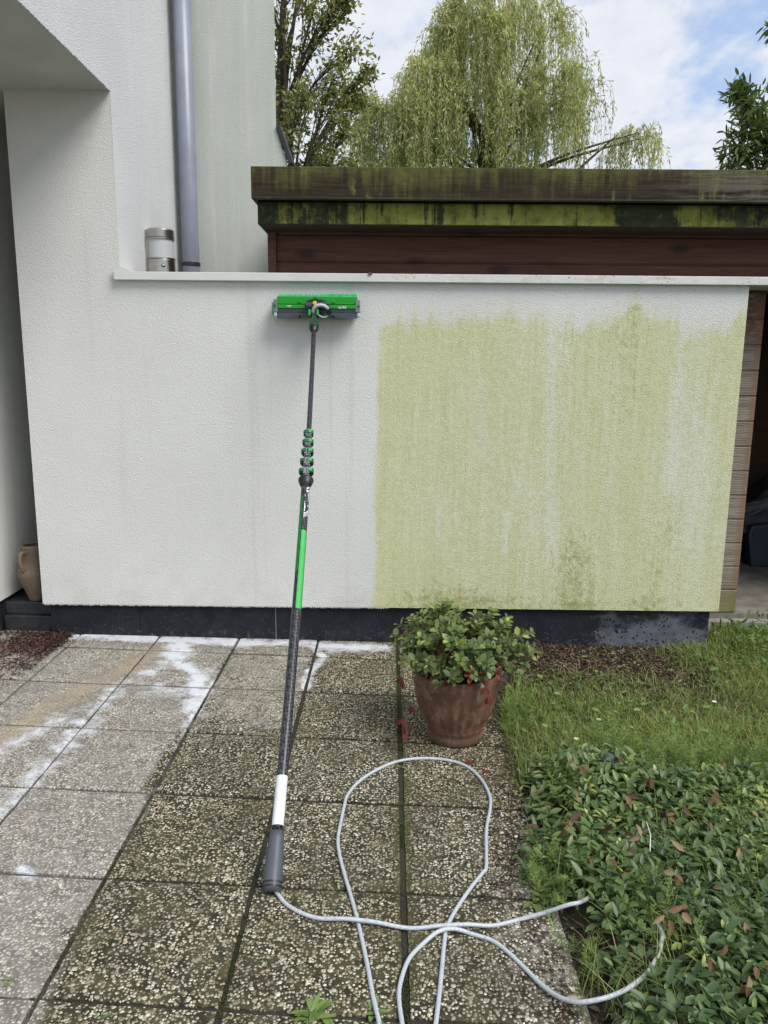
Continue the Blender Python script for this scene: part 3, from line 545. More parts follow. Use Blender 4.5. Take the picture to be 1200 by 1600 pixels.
# worn by run-off: washed left part, dirty right part
cl = 1-ss(x_ + .16*(fbm(x_*5, y_*5, 41)-.5), -.99, -.88)
cl2 = (1-ss(x_, -.50, -.38))*ss(y_+.35*(fbm(x_*5, y_*5, 42)-.5), 2.85, 3.60)*.62
cl3 = ss(y_, 4.15, 4.40)*(1-ss(x_, -.1, .0))*.6
cl4 = ss(x_, .24, .42)*(1-ss(y_, 2.3, 2.7))*.55*(.5+fbm(x_*5, y_*5, 43))*.9
clean = np.clip(np.maximum.reduce([cl*(.82+.2*fbm(x_*3, y_*3, 44)), cl2, cl3, cl4]), 0, 1)
foam = np.zeros(len(V))
def band(pts, w_, amt): return amt*(1-ss(polyd(x_, y_, pts), 0, w_))
foam = np.maximum.reduce([band([(-1.95, 4.50), (-1.3, 4.46), (-.7, 4.46), (-.02, 4.42)], .13, .85), band([(-1.28, 4.42), (-1.22, 4.28), (-1.24, 4.22)], .16, .9), band([(-1.02, 4.45), (-.86, 4.40)], .12, .8),
    band([(-1.18, 4.08), (-1.02, 3.95), (-.99, 3.72), (-.95, 3.5)], .12, .75), band([(-1.2, 3.75), (-1.0, 3.7)], .15, .6), band([(-.93, 3.85), (-.94, 3.35)], .05, .8), band([(-.93, 3.3), (-.94, 3.1)], .03, .55),
    band([(-1.22, 4.15), (-1.4, 3.75), (-1.42, 3.45), (-1.43, 3.0), (-1.45, 2.45)], .13, .56), band([(-1.55, 3.4), (-1.75, 2.9), (-1.9, 2.5)], .12, .55), band([(-.46, 4.44), (-.38, 4.25), (-.43, 4.02), (-.435, 3.8)], .07, .85), band([(-.62, 4.2), (-.42, 4.22)], .08, .5), band([(-.1, 4.42), (-.35, 4.38)], .14, .7), band([(-1.22, 2.28), (-1.16, 2.24)], .05, .8)])
foam = foam*(.75+.5*fbm(x_*5, y_*5, 51)) + .20*(1-ss(x_, -1.0, -.9))*fbm(x_*2.3, y_*2.3, 52)*ss(y_, 2.2, 3.0)
tan_ = np.clip(band([(-1.35, 4.3), (-1.62, 3.6), (-1.75, 3.0), (-1.85, 2.5)], .16, 1.0) + band([(-.75, 4.3), (-.7, 3.6)], .2, .35), 0, 1)
jd = np.min(np.stack([np.abs(x_-j_) for j_ in JX]), 0)
moss = .36 + .46*np.exp(-jd/.022)*ss(x_, -.98, -.88)*(.4+fbm(x_*5, y_*5, 64)) + .25*(fbm(x_*2, y_*2, 61)-.5) + .14*ss(x_, -.1, .1)
pv = link('pavement', np_mesh('pavement', V, F, {'clean': clean, 'foam': foam, 'tan': tan_, 'moss': moss, 'tilerand': TR}), paving_mat()); tag(pv, kind='structure')
def joint_mat():
    m, nt, b = new_mat('joint_soil'); p = nt.pos(); x, y, z = nt.sep(p)
    col = nt.ramp(nt.noise(p, 60.0, 5.0, .7), [(.3, (.012, .011, .008)), (.7, (.045, .040, .026))])
    col = nt.mix(nt.smooth(nt.noise(p, 6.0, 4.0), .50, .66), col, (.026, .028, .009))
    wl = nt.math('MULTIPLY', nt.smooth(x, -.85, -.95), 1.0)
    col = nt.mix(nt.math('MULTIPLY', wl, nt.smooth(nt.noise(p, 4.0, 4.0), .40, .55, .1, .8)), col, (.15, .14, .125))
    setb(nt, b, color=col, rough=.95, normal=nt.bump(nt.noise(p, 150.0, 3.0), .8, .006)); return m
jb = MB().add([(-7, -3, -.0075+.105), (.565, -3, -.0075-.008475), (.565, 4.57, -.0075-.008475), (-7, 4.57, -.0075+.105)], [(0, 1, 2, 3)]).build('joint_soil', joint_mat()); tag(jb, kind='structure')

# ------------------------------------------------------------------ foliage materials
def leaf_mat(name, stops, rough=.45, trans=.25, spec=.5, noise_amt=.25, scale=40.0, sat=None):
    m, nt, b = new_mat(name); r = nt.attr('rnd'); p = nt.pos()
    col = nt.ramp(nt.math('ADD', r, nt.math('MULTIPLY', nt.math('SUBTRACT', nt.noise(p, scale, 2.0), .5), noise_amt)), stops)
    setb(nt, b, color=col, rough=rough, spec=spec)
    tr_ = nt.n('ShaderNodeBsdfTranslucent', {'Color': nt.mix(1.0, col, (1.3, 1.4, .7), 'MULTIPLY')})
    mx = nt.n('ShaderNodeMixShader', {0: trans, 1: b.outputs[0], 2: tr_.outputs[0]})
    out = m.node_tree.nodes['Material Output']; nt.L.new(mx.outputs[0], out.inputs['Surface']); return m
M['vinca'] = leaf_mat('periwinkle_leaf', [(.0, (.030, .062, .027)), (.32, (.075, .130, .048)), (.62, (.155, .225, .072)), (.88, (.26, .33, .08)), (1., (.42, .46, .14))], .42, .25)
M['dead'] = leaf_mat('dead_leaf', [(.0, (.075, .038, .020)), (.5, (.17, .095, .050)), (1., (.33, .22, .13))], .7, .2)
M['grass'] = leaf_mat('grass_blade', [(.0, (.10, .14, .034)), (.5, (.23, .30, .07)), (.82, (.27, .33, .095)), (1., (.42, .36, .18))], .5, .3)
M['herb'] = leaf_mat('weed_leaf', [(.0, (.06, .11, .03)), (.6, (.14, .23, .055)), (1., (.24, .34, .10))], .5, .3)
M['horsetail'] = leaf_mat('horsetail_needle', [(.0, (.12, .19, .05)), (1., (.28, .38, .10))], .6, .25)
M['potleaf'] = leaf_mat('potted_leaf', [(.0, (.055, .085, .032)), (.42, (.115, .165, .050)), (.75, (.20, .26, .070)), (1., (.33, .40, .12))], .38, .2)
M['redleaf'] = leaf_mat('red_leaf', [(.0, (.07, .008, .010)), (1., (.20, .035, .024))], .4, .2)
M['bark'] = plain('bark', (.085, .07, .045), .9, var=.5, scale=18, bumpy=.5)
M['twig'] = plain('twig', (.16, .10, .06), .8, var=.3)
M['willow'] = leaf_mat('willow_leaf', [(.0, (.22, .24, .10)), (.5, (.47, .49, .24)), (.85, (.62, .62, .34)), (1., (.68, .64, .38))], .5, .45, noise_amt=.3, scale=.7)
M['broad'] = leaf_mat('broad_leaf', [(.0, (.12, .135, .05)), (.5, (.26, .28, .085)), (1., (.42, .40, .13))], .45, .3, noise_amt=.5, scale=1.3)
M['dkleaf'] = leaf_mat('dark_leaf', [(.0, (.08, .115, .045)), (.6, (.18, .25, .08)), (1., (.36, .42, .13))], .4, .25)
M['bush'] = leaf_mat('pale_bush_leaf', [(.0, (.10, .13, .03)), (1., (.26, .28, .07))], .5, .3)

# ------------------------------------------------------------------ trees
def spline(pts, n=10):
    pts = [Vector(p) for p in pts]; out = []
    P = [pts[0]] + pts + [pts[-1]]
    for i in range(1, len(P)-2):
        for k in range(n):
            t = k/n; a, b, c, d = P[i-1], P[i], P[i+1], P[i+2]
            out.append(0.5*((2*b)+(c-a)*t+(2*a-5*b+4*c-d)*t*t+(3*b-a-3*c+d)*t**3))
    out.append(pts[-1]); return out
def tree(root, trunks, clusters, leaf, ntw, nlf, lmat, seed, lscale=1.0, name_leaf='crown'):
    """trunks: list of (points, r0, r1). clusters: (centre, (rx,ry,rz), trunk index, t along trunk). Twigs grow in each cluster, leaves along twigs."""
    rg = np.random.default_rng(seed); rr_ = random.Random(seed); tb = MB(); P = []; D = []
    tl = []
    for pts, ra, rb in trunks:
        sp = spline(pts, 8); n = len(sp); tl.append(sp); tb.tube(sp, [ra+(rb-ra)*i/(n-1) for i in range(n)], 10)
    for c, rad, ti, tt in clusters:
        c = Vector(c); s0 = tl[ti][int(tt*(len(tl[ti])-1))]; mid = (s0+c)/2 + Vector((0, 0, .12*(c-s0).length)) + Vector([rr_.uniform(-.1, .1) for _ in range(3)])
        limb = spline([s0, mid, c], 6); n = len(limb); lr = .008+.011*(c-s0).length; tb.tube(limb, [lr*(1-.8*i/(n-1)) for i in range(n)], 6)
        for _ in range(ntw):
            st_ = limb[rr_.randrange(n//3, n)]
            v = Vector(rg.normal(0, 1, 3)); v.normalize(); rr2 = rr_.random()**.45; e = c + Vector((v.x*rad[0], v.y*rad[1], v.z*rad[2]))*rr2
            m_ = (st_+e)/2 + Vector((0, 0, .10*(e-st_).length)); tw = spline([st_, m_, e], 4); k = len(tw); tb.tube(tw, [.009*(1-.7*i/(k-1)) for i in range(k)], 3, caps=False)
            for q_ in range(nlf):
                f_ = rr_.uniform(.35, 1.0)*(k-1); i0 = min(int(f_), k-2); pt = tw[i0].lerp(tw[i0+1], f_-i0)
                P.append(pt + Vector(rg.normal(0, .05*lscale, 3))); dd = (e-st_).normalized()*.5 + Vector(rg.normal(0, .7, 3)); dd.z -= .25; D.append(dd.normalized())
    P = np.array(P); D = np.array(D); n = len(P); Nn = randvec(rg, n); Nn[:, 2] = np.abs(Nn[:, 2])+.4
    cl_ = fbm(P[:, 0]*1.3+5, P[:, 2]*1.3+P[:, 1], seed)
    me = leaves(name_leaf, P, D, Nn, rg.uniform(.7, 1.2, n)*leaf[0], rg.uniform(.7, 1.2, n)*leaf[1], {'rnd': np.clip(cl_*.8+rg.uniform(-.3, .4, n), 0, 1)})
    tb.build('trunk', M['bark'], root, smooth=True); link(name_leaf, me, lmat, root)
# airy broadleaf tree beside the house
t1 = empty('broadleaf_tree', (-1.95, 14, -.1), 'airy broadleaf tree rising just right of the house, above the shed roof', 'tree')
cl1 = []
for cx, cz, r in [(-1.75, 7.9, .75), (-1.15, 7.75, .65), (-.80, 7.2, .40), (-1.9, 7.1, .7), (-1.25, 7.05, .55), (-.62, 6.62, .42), (-.85, 6.35, .34), (-1.35, 6.55, .55), (-1.85, 6.2, .6), (-1.45, 5.9, .50), (-.98, 6.15, .36), (-1.10, 5.55, .38), (-1.7, 5.45, .45), (-1.35, 5.15, .38), (-1.05, 5.0, .3), (-.72, 5.55, .30), (-.80, 5.15, .25), (-1.0, 4.75, .35), (-1.4, 4.7, .35), (-.60, 6.1, .28), (-1.8, 4.8, .5), (-.75, 7.45, .25), (-.42, 6.55, .22), (-2.7, 7.0, .9), (-3.1, 8.0, 1.0), (-2.2, 8.6, .9), (-2.8, 6.0, .8), (-1.2, 8.4, .6)]:
    cl1.append(((cx, 14+random.Random(int(cx*100+cz)).uniform(-.7, .7), cz), (r*1.05, r*1.2, r*.9), 0 if (cz*10) % 2 < 1 else 1, min(.9, .30+(cz-4.6)*.10)))
tree(t1, [([(-1.98, 14, -.1), (-1.95, 14, 2.5), (-1.98, 14.1, 5.2), (-1.85, 14, 7.4), (-1.7, 14, 9)], .13, .03), ([(-1.85, 13.9, -.1), (-1.78, 13.9, 2.5), (-1.70, 13.9, 4.6), (-1.83, 14, 6.2), (-1.5, 14, 8.2)], .10, .02)], cl1, (.088, .045), 24, 13, M['broad'], 7)
# lanceolate-leaved tree entering at the right
t2 = empty('laurel_tree', (4.6, 9.0, -.15), 'dark long-leaved tree entering at the right edge above the shed roof', 'tree')
cl2_ = [((4.02, 8.9, 4.15), (.30, .35, .30), 0, .5), ((3.82, 8.95, 4.40), (.17, .2, .22), 0, .5), ((3.75, 9.0, 4.05), (.18, .2, .25), 0, .45), ((4.25, 9.0, 4.55), (.35, .3, .32), 0, .55), ((3.75, 9.1, 4.65), (.10, .1, .12), 0, .5), ((4.35, 8.9, 3.8), (.5, .4, .4), 0, .4), ((4.12, 8.9, 5.42), (.10, .2, .10), 0, .8), ((4.06, 8.9, 5.22), (.10, .2, .10), 0, .75), ((4.9, 9.2, 5.2), (.6, .6, .6), 0, .8), ((5.2, 9.1, 4.3), (.6, .6, .6), 0, .55), ((4.8, 9.3, 6.0), (.6, .6, .6), 0, .9)]
tree(t2, [([(4.7, 9, -.15), (4.65, 9, 1.5), (4.7, 9, 3.2), (4.75, 9.1, 6)], .09, .02)], cl2_, (.12, .032), 34, 11, M['dkleaf'], 9, lscale=.9)

def willow():
    root = empty('weeping_willow', (3.3, 24, -.2), 'large pale green weeping willow hanging behind the shed, centre of the sky', 'tree')
    rg = np.random.default_rng(12); rr_ = random.Random(12); tb = MB(); tws = MB()
    D0 = 24.0; kx = 24.0*.9826+.0; 
    lobes = [((1.05, 24, 9.45), (.95, 1.5, 1.0), 170, 3.8, 0), ((2.25, 24, 10.75), (1.1, 1.6, 1.35), 250, 4.2, 0), ((3.85, 24.3, 11.1), (1.1, 1.5, .9), 150, 2.6, 1), ((3.1, 24.2, 11.5), (1.2, 1.3, .8), 130, 3.0, 1), ((4.45, 24, 9.35), (1.05, 1.4, .85), 170, 3.2, 0), ((0.05, 23.8, 8.45), (1.0, 1.4, .7), 140, 3.0, 0), ((-.80, 24, 8.9), (.40, .8, .55), 56, 2.6, 1), ((6.95, 24, 8.2), (.70, .6, .32), 84, 1.4, 1), ((5.55, 24, 9.3), (.30, .6, .40), 16, 1.6, 1), ((2.8, 23.5, 8.7), (1.8, 1.2, .9), 160, 2.8, 0), ((1.5, 25.6, 8.0), (2.4, 1.0, .9), 110, 3.0, 0), ((.75, 23.6, 9.85), (.35, .6, .35), 20, 2.0, 1)]
    tr_ = spline([(2.7, 24.3, -.2), (2.75, 24.3, 3.5), (2.9, 24.2, 6.5), (2.7, 24, 8.5)], 8); tb.tube(tr_, [.42-.2*i/(len(tr_)-1) for i in range(len(tr_))], 12)
    P = []; D = []; C_ = []
    for li, (c, rad, ns, ln, sparse) in enumerate(lobes):
        c = Vector(c); s0 = tr_[rr_.randrange(int(len(tr_)*.6), len(tr_))]
        for _ in range(3):
            e = c + Vector((rr_.uniform(-.5, .5)*rad[0], rr_.uniform(-.5, .5)*rad[1], rr_.uniform(0, .6)*rad[2])); m_ = (s0+e)/2 + Vector((rr_.uniform(-.2, .2), 0, .15))
            lb = spline([s0, m_, e], 8); n = len(lb); tb.tube(lb, [.075*(1-.85*i/(n-1)) for i in range(n)], 6)
        tint = rr_.uniform(-.10, .12)
        nh = max(3, int(ns/(9 if not sparse else 6)*1.35))
        for _ in range(nh):                    # each head is one arching twig with its own curtain of strands
            v = Vector(rg.normal(0, 1, 3)); v.normalize(); v.z = abs(v.z)*.9+.05 if rr_.random() < .7 else v.z*.5
            head = c + Vector((v.x*rad[0], v.y*rad[1], v.z*rad[2]))*rr_.uniform(.70, 1.04); hl = ln*rr_.uniform(.35, .95); htint = rr_.uniform(-.30, .22)
            out0 = Vector((v.x, v.y*.6, 0))*rr_.uniform(.15, .5); spread = rr_.uniform(.10, .26)
            for _k in range(9 if not sparse else 6):
                sp = head + Vector((rr_.gauss(0, spread), rr_.gauss(0, spread), rr_.gauss(0, .09))); out = out0*rr_.uniform(.5, 1.2); L = hl*rr_.uniform(.5, 1.1)
                p0 = head - out0*.8 - Vector((0, 0, .15)); p1 = sp + Vector((0, 0, rr_.uniform(.02, .16))); sw = rr_.uniform(-.12, .12)
                pts = [p0, p1, sp+out*.9-Vector((0, 0, .28*L)), sp+out*1.05+Vector((sw*.4, 0, -.62*L)), sp+out*1.0+Vector((sw, 0, -L))]
                st_ = spline(pts, 4); k = len(st_); tws.tube(st_[::2], [.0045]*len(st_[::2]), 3, caps=False)
                st_tint = rr_.uniform(-.10, .10)
                nl = int((L+.5)*(17 if not sparse else 14))
                for q_ in range(nl):
                    f_ = rr_.uniform(.10, 1)*(k-1); i0 = min(int(f_), k-2); pt = st_[i0].lerp(st_[i0+1], f_-i0)
                    tv = (st_[i0+1]-st_[i0]).normalized(); dd = tv*.8 + Vector(rg.normal(0, .40, 3)); P.append(pt+Vector(rg.normal(0, .03, 3))); D.append(dd.normalized()); C_.append(.47+tint+st_tint+htint)
    P = np.array(P); D = np.array(D); C_ = np.array(C_); n = len(P); S = np.cross(D, randvec(rg, n)); S /= np.linalg.norm(S, axis=1, keepdims=True)
    rnd = np.clip(C_+rg.uniform(-.28, .34, n), 0, 1)
    lm = spline([(4.4, 24, 6.4), (5.2, 24, 7.2), (6.1, 24, 8.0), (6.5, 24, 8.35)], 8); tb.tube(lm, [.06*(1-.7*i/(len(lm)-1)) for i in range(len(lm))], 6)
    tws.build('twigs', plain('willow_twig', (.24, .22, .09), .7), root); tb.build('trunk', M['bark'], root, smooth=True); link('crown', quads('crown', P, D, S, rg.uniform(.11, .19, n), rg.uniform(.026, .044, n), {'rnd': rnd}), M['willow'], root)
willow()
t3 = empty('background_tree', (-.3, 30, -.2), 'dark green tree partly hidden behind the left side of the willow', 'tree')
tree(t3, [([(-.3, 30, -.2), (-.3, 30, 4), (-.2, 30, 7.5)], .2, .05)], [((-.1, 30, 8.8), (1.1, 1.2, 1.1), 0, .7), ((.9, 30, 9.4), (1.2, 1.2, 1.1), 0, .8), ((-.6, 30, 7.9), (.8, 1.0, .9), 0, .6), ((1.5, 30.4, 8.2), (1.4, 1, 1.2), 0, .7)], (.17, .09), 50, 22, M['dkleaf'], 15, lscale=3)
t4 = empty('shrub', (2.9, 18, -.2), 'yellowish bush top showing low over the shed roof under the willow', 'shrub')
tree(t4, [([(3.1, 18, -.2), (3.05, 18, 3), (3.05, 18, 5)], .1, .03)], [((3.0, 18, 5.75), (.38, .5, .30), 0, .9), ((2.7, 18, 5.3), (.8, .6, .5), 0, .8), ((3.6, 18, 5.3), (.6, .6, .45), 0, .8)], (.11, .055), 30, 16, M['bush'], 17, lscale=1.2)
t5 = empty('shrub', (-.7, 18, -.2), 'yellow-green bush top over the shed roof at the left foot of the willow', 'shrub')
tree(t5, [([(-.6, 18, -.2), (-.55, 18, 3), (-.6, 18, 5)], .1, .03)], [((-.50, 18, 5.75), (.35, .5, .35), 0, .9), ((-.2, 18, 5.5), (.5, .6, .3), 0, .8)], (.11, .055), 26, 16, M['bush'], 19, lscale=1.2)
t6 = empty('background_tree', (4.6, 31, -.2), 'dark tree mass glimpsed through the gaps in the right half of the willow', 'tree')
tree(t6, [([(4.6, 31, -.2), (4.6, 31, 4), (4.6, 31, 8)], .2, .05)], [((4.0, 31, 10.0), (1.2, 1.2, 1.1), 0, .9), ((4.6, 31, 9.0), (1.0, 1.2, .8), 0, .8), ((3.0, 31, 9.6), (1.4, 1, 1.2), 0, .8)], (.17, .09), 36, 20, M['dkleaf'], 21, lscale=3)

# ------------------------------------------------------------------ bed on the right: lawn, periwinkle, horsetail, litter
rng = np.random.default_rng(77)
def bed_left(y): # x of the vegetation front over the slabs
    return np.interp(y, [1.2, 1.74, 1.80, 1.99, 2.10, 2.28, 2.56, 2.83, 3.08, 3.45, 3.83, 4.4], [.52, .50, .50, .52, .47, .43, .49, .53, .55, .55, .64, .85])
N = 150000
X_ = rng.uniform(.45, 4.2, N); Y_ = rng.uniform(2.75, 4.72, N)
soilm = ss(Y_+.3*(fbm(X_*3, Y_*3, 79)-.5), 3.62, 4.10)*(1-ss(X_, 1.55, 1.95))        # bare strip by the plinth
lim = 2.95+.12*(fbm(X_*3, X_*0, 71)-.5)
den = (fbm(X_*3, Y_*3, 72)*.9+.25)*(1-.985*soilm)*ss(Y_, lim-.25, lim+.1)
keep = (rng.random(N) < den*.66) & (X_ > bed_left(Y_)+.0) & (Y_ < np.where(X_ < 2.0, 4.50, 4.72)); X_, Y_ = X_[keep], Y_[keep]; n = len(X_)
patch = fbm(X_*2.2+9, Y_*2.2, 73)
P = np.stack([X_, Y_, ground_h(X_, Y_)-.003], 1)
gme = blades('grass', P, rng.uniform(.02, .085, n)*(.5+1.1*patch), rng.uniform(.0018, .0042, n), rng.uniform(.2, 1.5, n), rng, {'rnd': np.clip(patch*.75+rng.uniform(-.2, .35, n)+(rng.random(n) < .10)*.5, 0, 1)})
tag(link('grass', gme, M['grass']), 'short rough lawn grass between the wall and the periwinkle', 'grass', kind='stuff')
n = 5200; X_ = rng.uniform(.5, 2.6, n); Y_ = rng.uniform(1.5, 3.1, n); k = (fbm(X_*4, Y_*4, 121) > .50) & (X_ > bed_left(Y_)+.01); X_, Y_ = X_[k], Y_[k]; n = len(X_)
P = np.stack([X_, Y_, ground_h(X_, Y_)+.02], 1)
tag(link('tall_grass', blades('tall_grass', P, rng.uniform(.07, .17, n), rng.uniform(.0016, .0034, n), rng.uniform(.3, 1.4, n), rng, {'rnd': rng.uniform(.2, 1, n)}), M['grass']), 'long wispy grass blades growing up through the periwinkle', 'grass', kind='stuff')
# low broad-leaved weeds mixed in the grass
N = 9000; X_ = rng.uniform(.5, 4.0, N); Y_ = rng.uniform(2.85, 4.6, N); soilm = ss(Y_, 3.70, 4.2)*(1-ss(X_, 1.55, 1.95)); cl_ = fbm(X_*4, Y_*4, 81)
keep = (rng.random(N) < (cl_-.30)*2.2*(1-.97*soilm)) & (X_ > bed_left(Y_)) & (Y_ < np.where(X_ < 2.0, 4.46, 4.7)); X_, Y_ = X_[keep], Y_[keep]; n = len(X_)
P = np.stack([X_, Y_, ground_h(X_, Y_)+rng.uniform(.004, .045, n)], 1); D = randvec(rng, n); D[:, 2] = np.abs(D[:, 2])*.5; Nn = rng.normal(0, .35, (n, 3)); Nn[:, 2] = 1
big_ = rng.random(n)**2
tag(link('weeds', leaves('weeds', P, D, Nn, .015+.04*big_, .009+.014*big_, {'rnd': rng.random(n)}), M['herb']), 'low broad-leaved weeds growing through the rough lawn', 'weeds', kind='stuff')
n = 2600; X_ = rng.uniform(1.99, 3.6, n); Y_ = rng.uniform(4.15, 4.72, n); P = np.stack([X_, Y_, ground_h(X_, Y_)], 1); hgt_ = rng.uniform(.02, .14, n)*ss(X_, 1.95, 2.25); P[:, 2] += hgt_*rng.random(n); D = randvec(rng, n); D[:, 2] = np.abs(D[:, 2]); Nn = rng.normal(0, .5, (n, 3)); Nn[:, 2] = 1
tag(link('weeds', leaves('weeds', P, D, Nn, rng.uniform(.02, .06, n), rng.uniform(.008, .02, n), {'rnd': rng.random(n)}), M['herb']), 'tall leafy weeds at the foot of the shed, right of the wall end', 'weeds', kind='stuff')
# brown leaf litter and bare soil crumbs by the plinth
def litter(name, n, fx, mat, L, label, cat):
    X_, Y_ = fx(n); n = len(X_); P = np.stack([X_, Y_, ground_h(X_, Y_)+rng.uniform(0, .012, n)], 1)
    D = randvec(rng, n); D[:, 2] *= .3; Nn = rng.normal(0, .6, (n, 3)); Nn[:, 2] = 1
    tag(link(name, leaves(name, P, D, Nn, rng.uniform(*L, n), rng.uniform(L[0]*.5, L[1]*.5, n), {'rnd': rng.random(n)**1.6}, curl=.3, fold=.5), mat), label, cat, kind='stuff')
M['litter'] = leaf_mat('leaf_litter', [(.0, (.020, .012, .010)), (.45, (.065, .038, .025)), (.8, (.16, .105, .07)), (1., (.30, .23, .17))], .85, .1)
def fx1(n):
    X_ = rng.uniform(.62, 2.0, n); Y_ = rng.uniform(3.55, 4.505, n); k = rng.random(n) < ss(Y_+.25*(fbm(X_*3, Y_*3, 91)-.5), 3.50, 4.05)*(1-ss(X_, 1.75, 2.05)); k &= X_ > bed_left(Y_)-.02; return X_[k], Y_[k]
litter('leaf_litter', 15000, fx1, M['litter'], (.010, .034), 'brown crumbled leaf litter on bare soil along the dark plinth', 'leaf litter')
def fx2(n):
    X_ = rng.uniform(.44, .80, n); Y_ = rng.uniform(1.4, 2.9, n); k = (rng.random(n) < 1-ss(X_-bed_left(Y_), .02, .22)) & (X_ > bed_left(Y_)-.09); return X_[k], Y_[k]
litter('leaf_litter', 4200, fx2, M['litter'], (.010, .034), 'dry brown litter on the bare edge between slabs and periwinkle', 'leaf litter')
def fx3(n):
    X_ = rng.uniform(.6, 3.6, n); Y_ = rng.uniform(3.0, 4.5, n); return X_, Y_
M['straw'] = leaf_mat('dry_straw', [(.0, (.14, .10, .05)), (1., (.42, .34, .20))], .8, .2)
Xs, Ys = fx3(2600); n = len(Xs); P = np.stack([Xs, Ys, ground_h(Xs, Ys)+rng.uniform(.01, .04, n)], 1); D = randvec(rng, n); D[:, 2] *= .3; S = np.cross(D, [0, 0, 1.]); S /= np.linalg.norm(S, axis=1, keepdims=True)
tag(link('dry_grass', quads('dry_grass', P, D, S, rng.uniform(.03, .09, n), rng.uniform(.002, .004, n), {'rnd': rng.random(n)}), M['straw']), 'dry straw-coloured blades lying in the green lawn', 'dry grass', kind='stuff')
M['mulch'] = leaf_mat('bark_mulch', [(.0, (.012, .006, .006)), (.6, (.055, .018, .013)), (1., (.13, .05, .035))], .7, .02)
X_ = -1.95 - np.abs(rng.normal(0, .28, 3800)); Y_ = 4.52-np.abs(rng.normal(0, .30, 3800))*(1+.9*(-1.95-X_)); k = (X_ > -4) & (fbm(X_*9, Y_*9, 93) > .34); X2 = np.concatenate([X_[k], rng.normal(-1.98, .05, 120)]); Y2 = np.concatenate([Y_[k], rng.normal(4.33, .05, 120)]); n = len(X2)
P = np.stack([X2, np.minimum(Y2, 4.52), gz(X2)+rng.uniform(.001, .022, n)], 1); D = randvec(rng, n); D[:, 2] *= .3; Nn = rng.normal(0, .6, (n, 3)); Nn[:, 2] = 1
tag(link('bark_mulch', leaves('bark_mulch', P, D, Nn, rng.uniform(.010, .036, n), rng.uniform(.004, .010, n), {'rnd': rng.random(n)}, curl=.1, fold=.3), M['mulch']), 'dark red bark chips strewn on the slabs below the door sill', 'mulch', kind='stuff')
# grit and moss crumbs on slab edges near the bed
n = 1500; Y_ = rng.uniform(1.5, 3.9, n); X_ = bed_left(Y_)-np.abs(rng.normal(0, .055, n)); P = np.stack([X_, Y_, gz(X_)+rng.uniform(.0, .006, n)], 1); D = randvec(rng, n); D[:, 2] *= .2; Nn = rng.normal(0, .4, (n, 3)); Nn[:, 2] = 1
tag(link('debris', leaves('debris', P, D, Nn, rng.uniform(.006, .022, n), rng.uniform(.003, .009, n), {'rnd': rng.random(n)*.8}, fold=.4), M['litter']), 'dry brown leaf crumbs scattered along the slab edge beside the planting', 'debris', kind='stuff')
HOSE_BED = [(.48, 2.11), (.56, 2.14), (.64, 2.17)]; HOSE_BED2 = [(.80, 2.00), (.806, 1.96), (.772, 1.90), (.723, 1.836), (.66, 1.784), (.59, 1.748), (.527, 1.76), (.45, 1.81)]
# periwinkle
ns = 8200; X_ = rng.uniform(.44, 3.2, ns); Y_ = rng.uniform(.9, 3.15, ns)
lim = 2.98+.14*(fbm(X_*2.5, X_*0, 101)-.5)-.10*ss(X_, .9, 1.2)
bare = np.exp(-(((X_-.56)/.10)**2+((Y_-2.02)/.14)**2)) + .8*np.exp(-(((X_-.62)/.14)**2+((Y_-2.55)/.07)**2)) + .9*np.exp(-(((X_-.50)/.07)**2+((Y_-1.82)/.16)**2))
keep = (X_ > bed_left(Y_)+.03) & (Y_ < lim) & (rng.random(ns) > bare) & (fbm(X_*6, Y_*6, 104) > .33) & (polyd(X_, Y_, HOSE_BED2) > .032) & (polyd(X_, Y_, HOSE_BED) > .03) & ~((np.hypot(X_-.60, (Y_-1.88)*1.0) < .07) & (rng.random(ns) < .6)) & ~((X_ < .60) & (Y_ < 2.05) & (rng.random(ns) < .4)); X_, Y_ = X_[keep], Y_[keep]; ns = len(X_)
hh = ((.035+.10*fbm(X_*3.2, Y_*3.2, 102))*ss(X_-bed_left(Y_), -.02, .22)+.02)*(.45+.55*ss(polyd(X_, Y_, HOSE_BED2), .03, .13))
tone = fbm(X_*2.8, Y_*2.8, 103); fresh = (rng.random(ns) < .07+.25*ss(X_, 1.0, 1.4)*ss(Y_, 2.2, 2.6))
Pl = []; Dl = []; Ll = []; Wl = []; Rl = []; Nl = []; stm = MB()
for k in range(ns):
    b0 = np.array([X_[k], Y_[k], float(ground_h(X_[k], Y_[k]))]); le = rng.normal(0, .35, 2); tip = b0+np.array([le[0]*.05, le[1]*.05, hh[k]]); ax = tip-b0; ax /= np.linalg.norm(ax)+1e-9
    if k % 3 == 0: stm.tube([b0, (b0+tip)/2+np.array([.004, 0, 0]), tip], [.0013]*3, 3, caps=False)
    nw = rng.integers(2, 4); a0 = rng.uniform(0, 6.28); sz = rng.uniform(.75, 1.25)*(.8 if fresh[k] else 1.0)
    for w_ in range(nw):
        zf = 1-w_*.22; pp = b0+(tip-b0)*zf
        for s_ in range(2 + (w_ == 0 and rng.random() < .5)):
            a = a0+w_*1.57+s_*3.14+rng.normal(0, .3); el = rng.uniform(-.2, .95) if w_ == 0 else rng.uniform(-.5, .5)
            dv = np.array([math.cos(a)*math.cos(el), math.sin(a)*math.cos(el), math.sin(el)]); Pl.append(pp+dv*.003); Dl.append(dv); Nl.append(np.array([rng.normal(0, .25), rng.normal(0, .25), 1.0]))
            L_ = rng.uniform(.030, .050)*sz; Ll.append(L_); Wl.append(L_*rng.uniform(.36, .50)); Rl.append(np.clip(.15+tone[k]*.55+rng.uniform(-.12, .15)+(.45 if fresh[k] else 0), 0, 1))
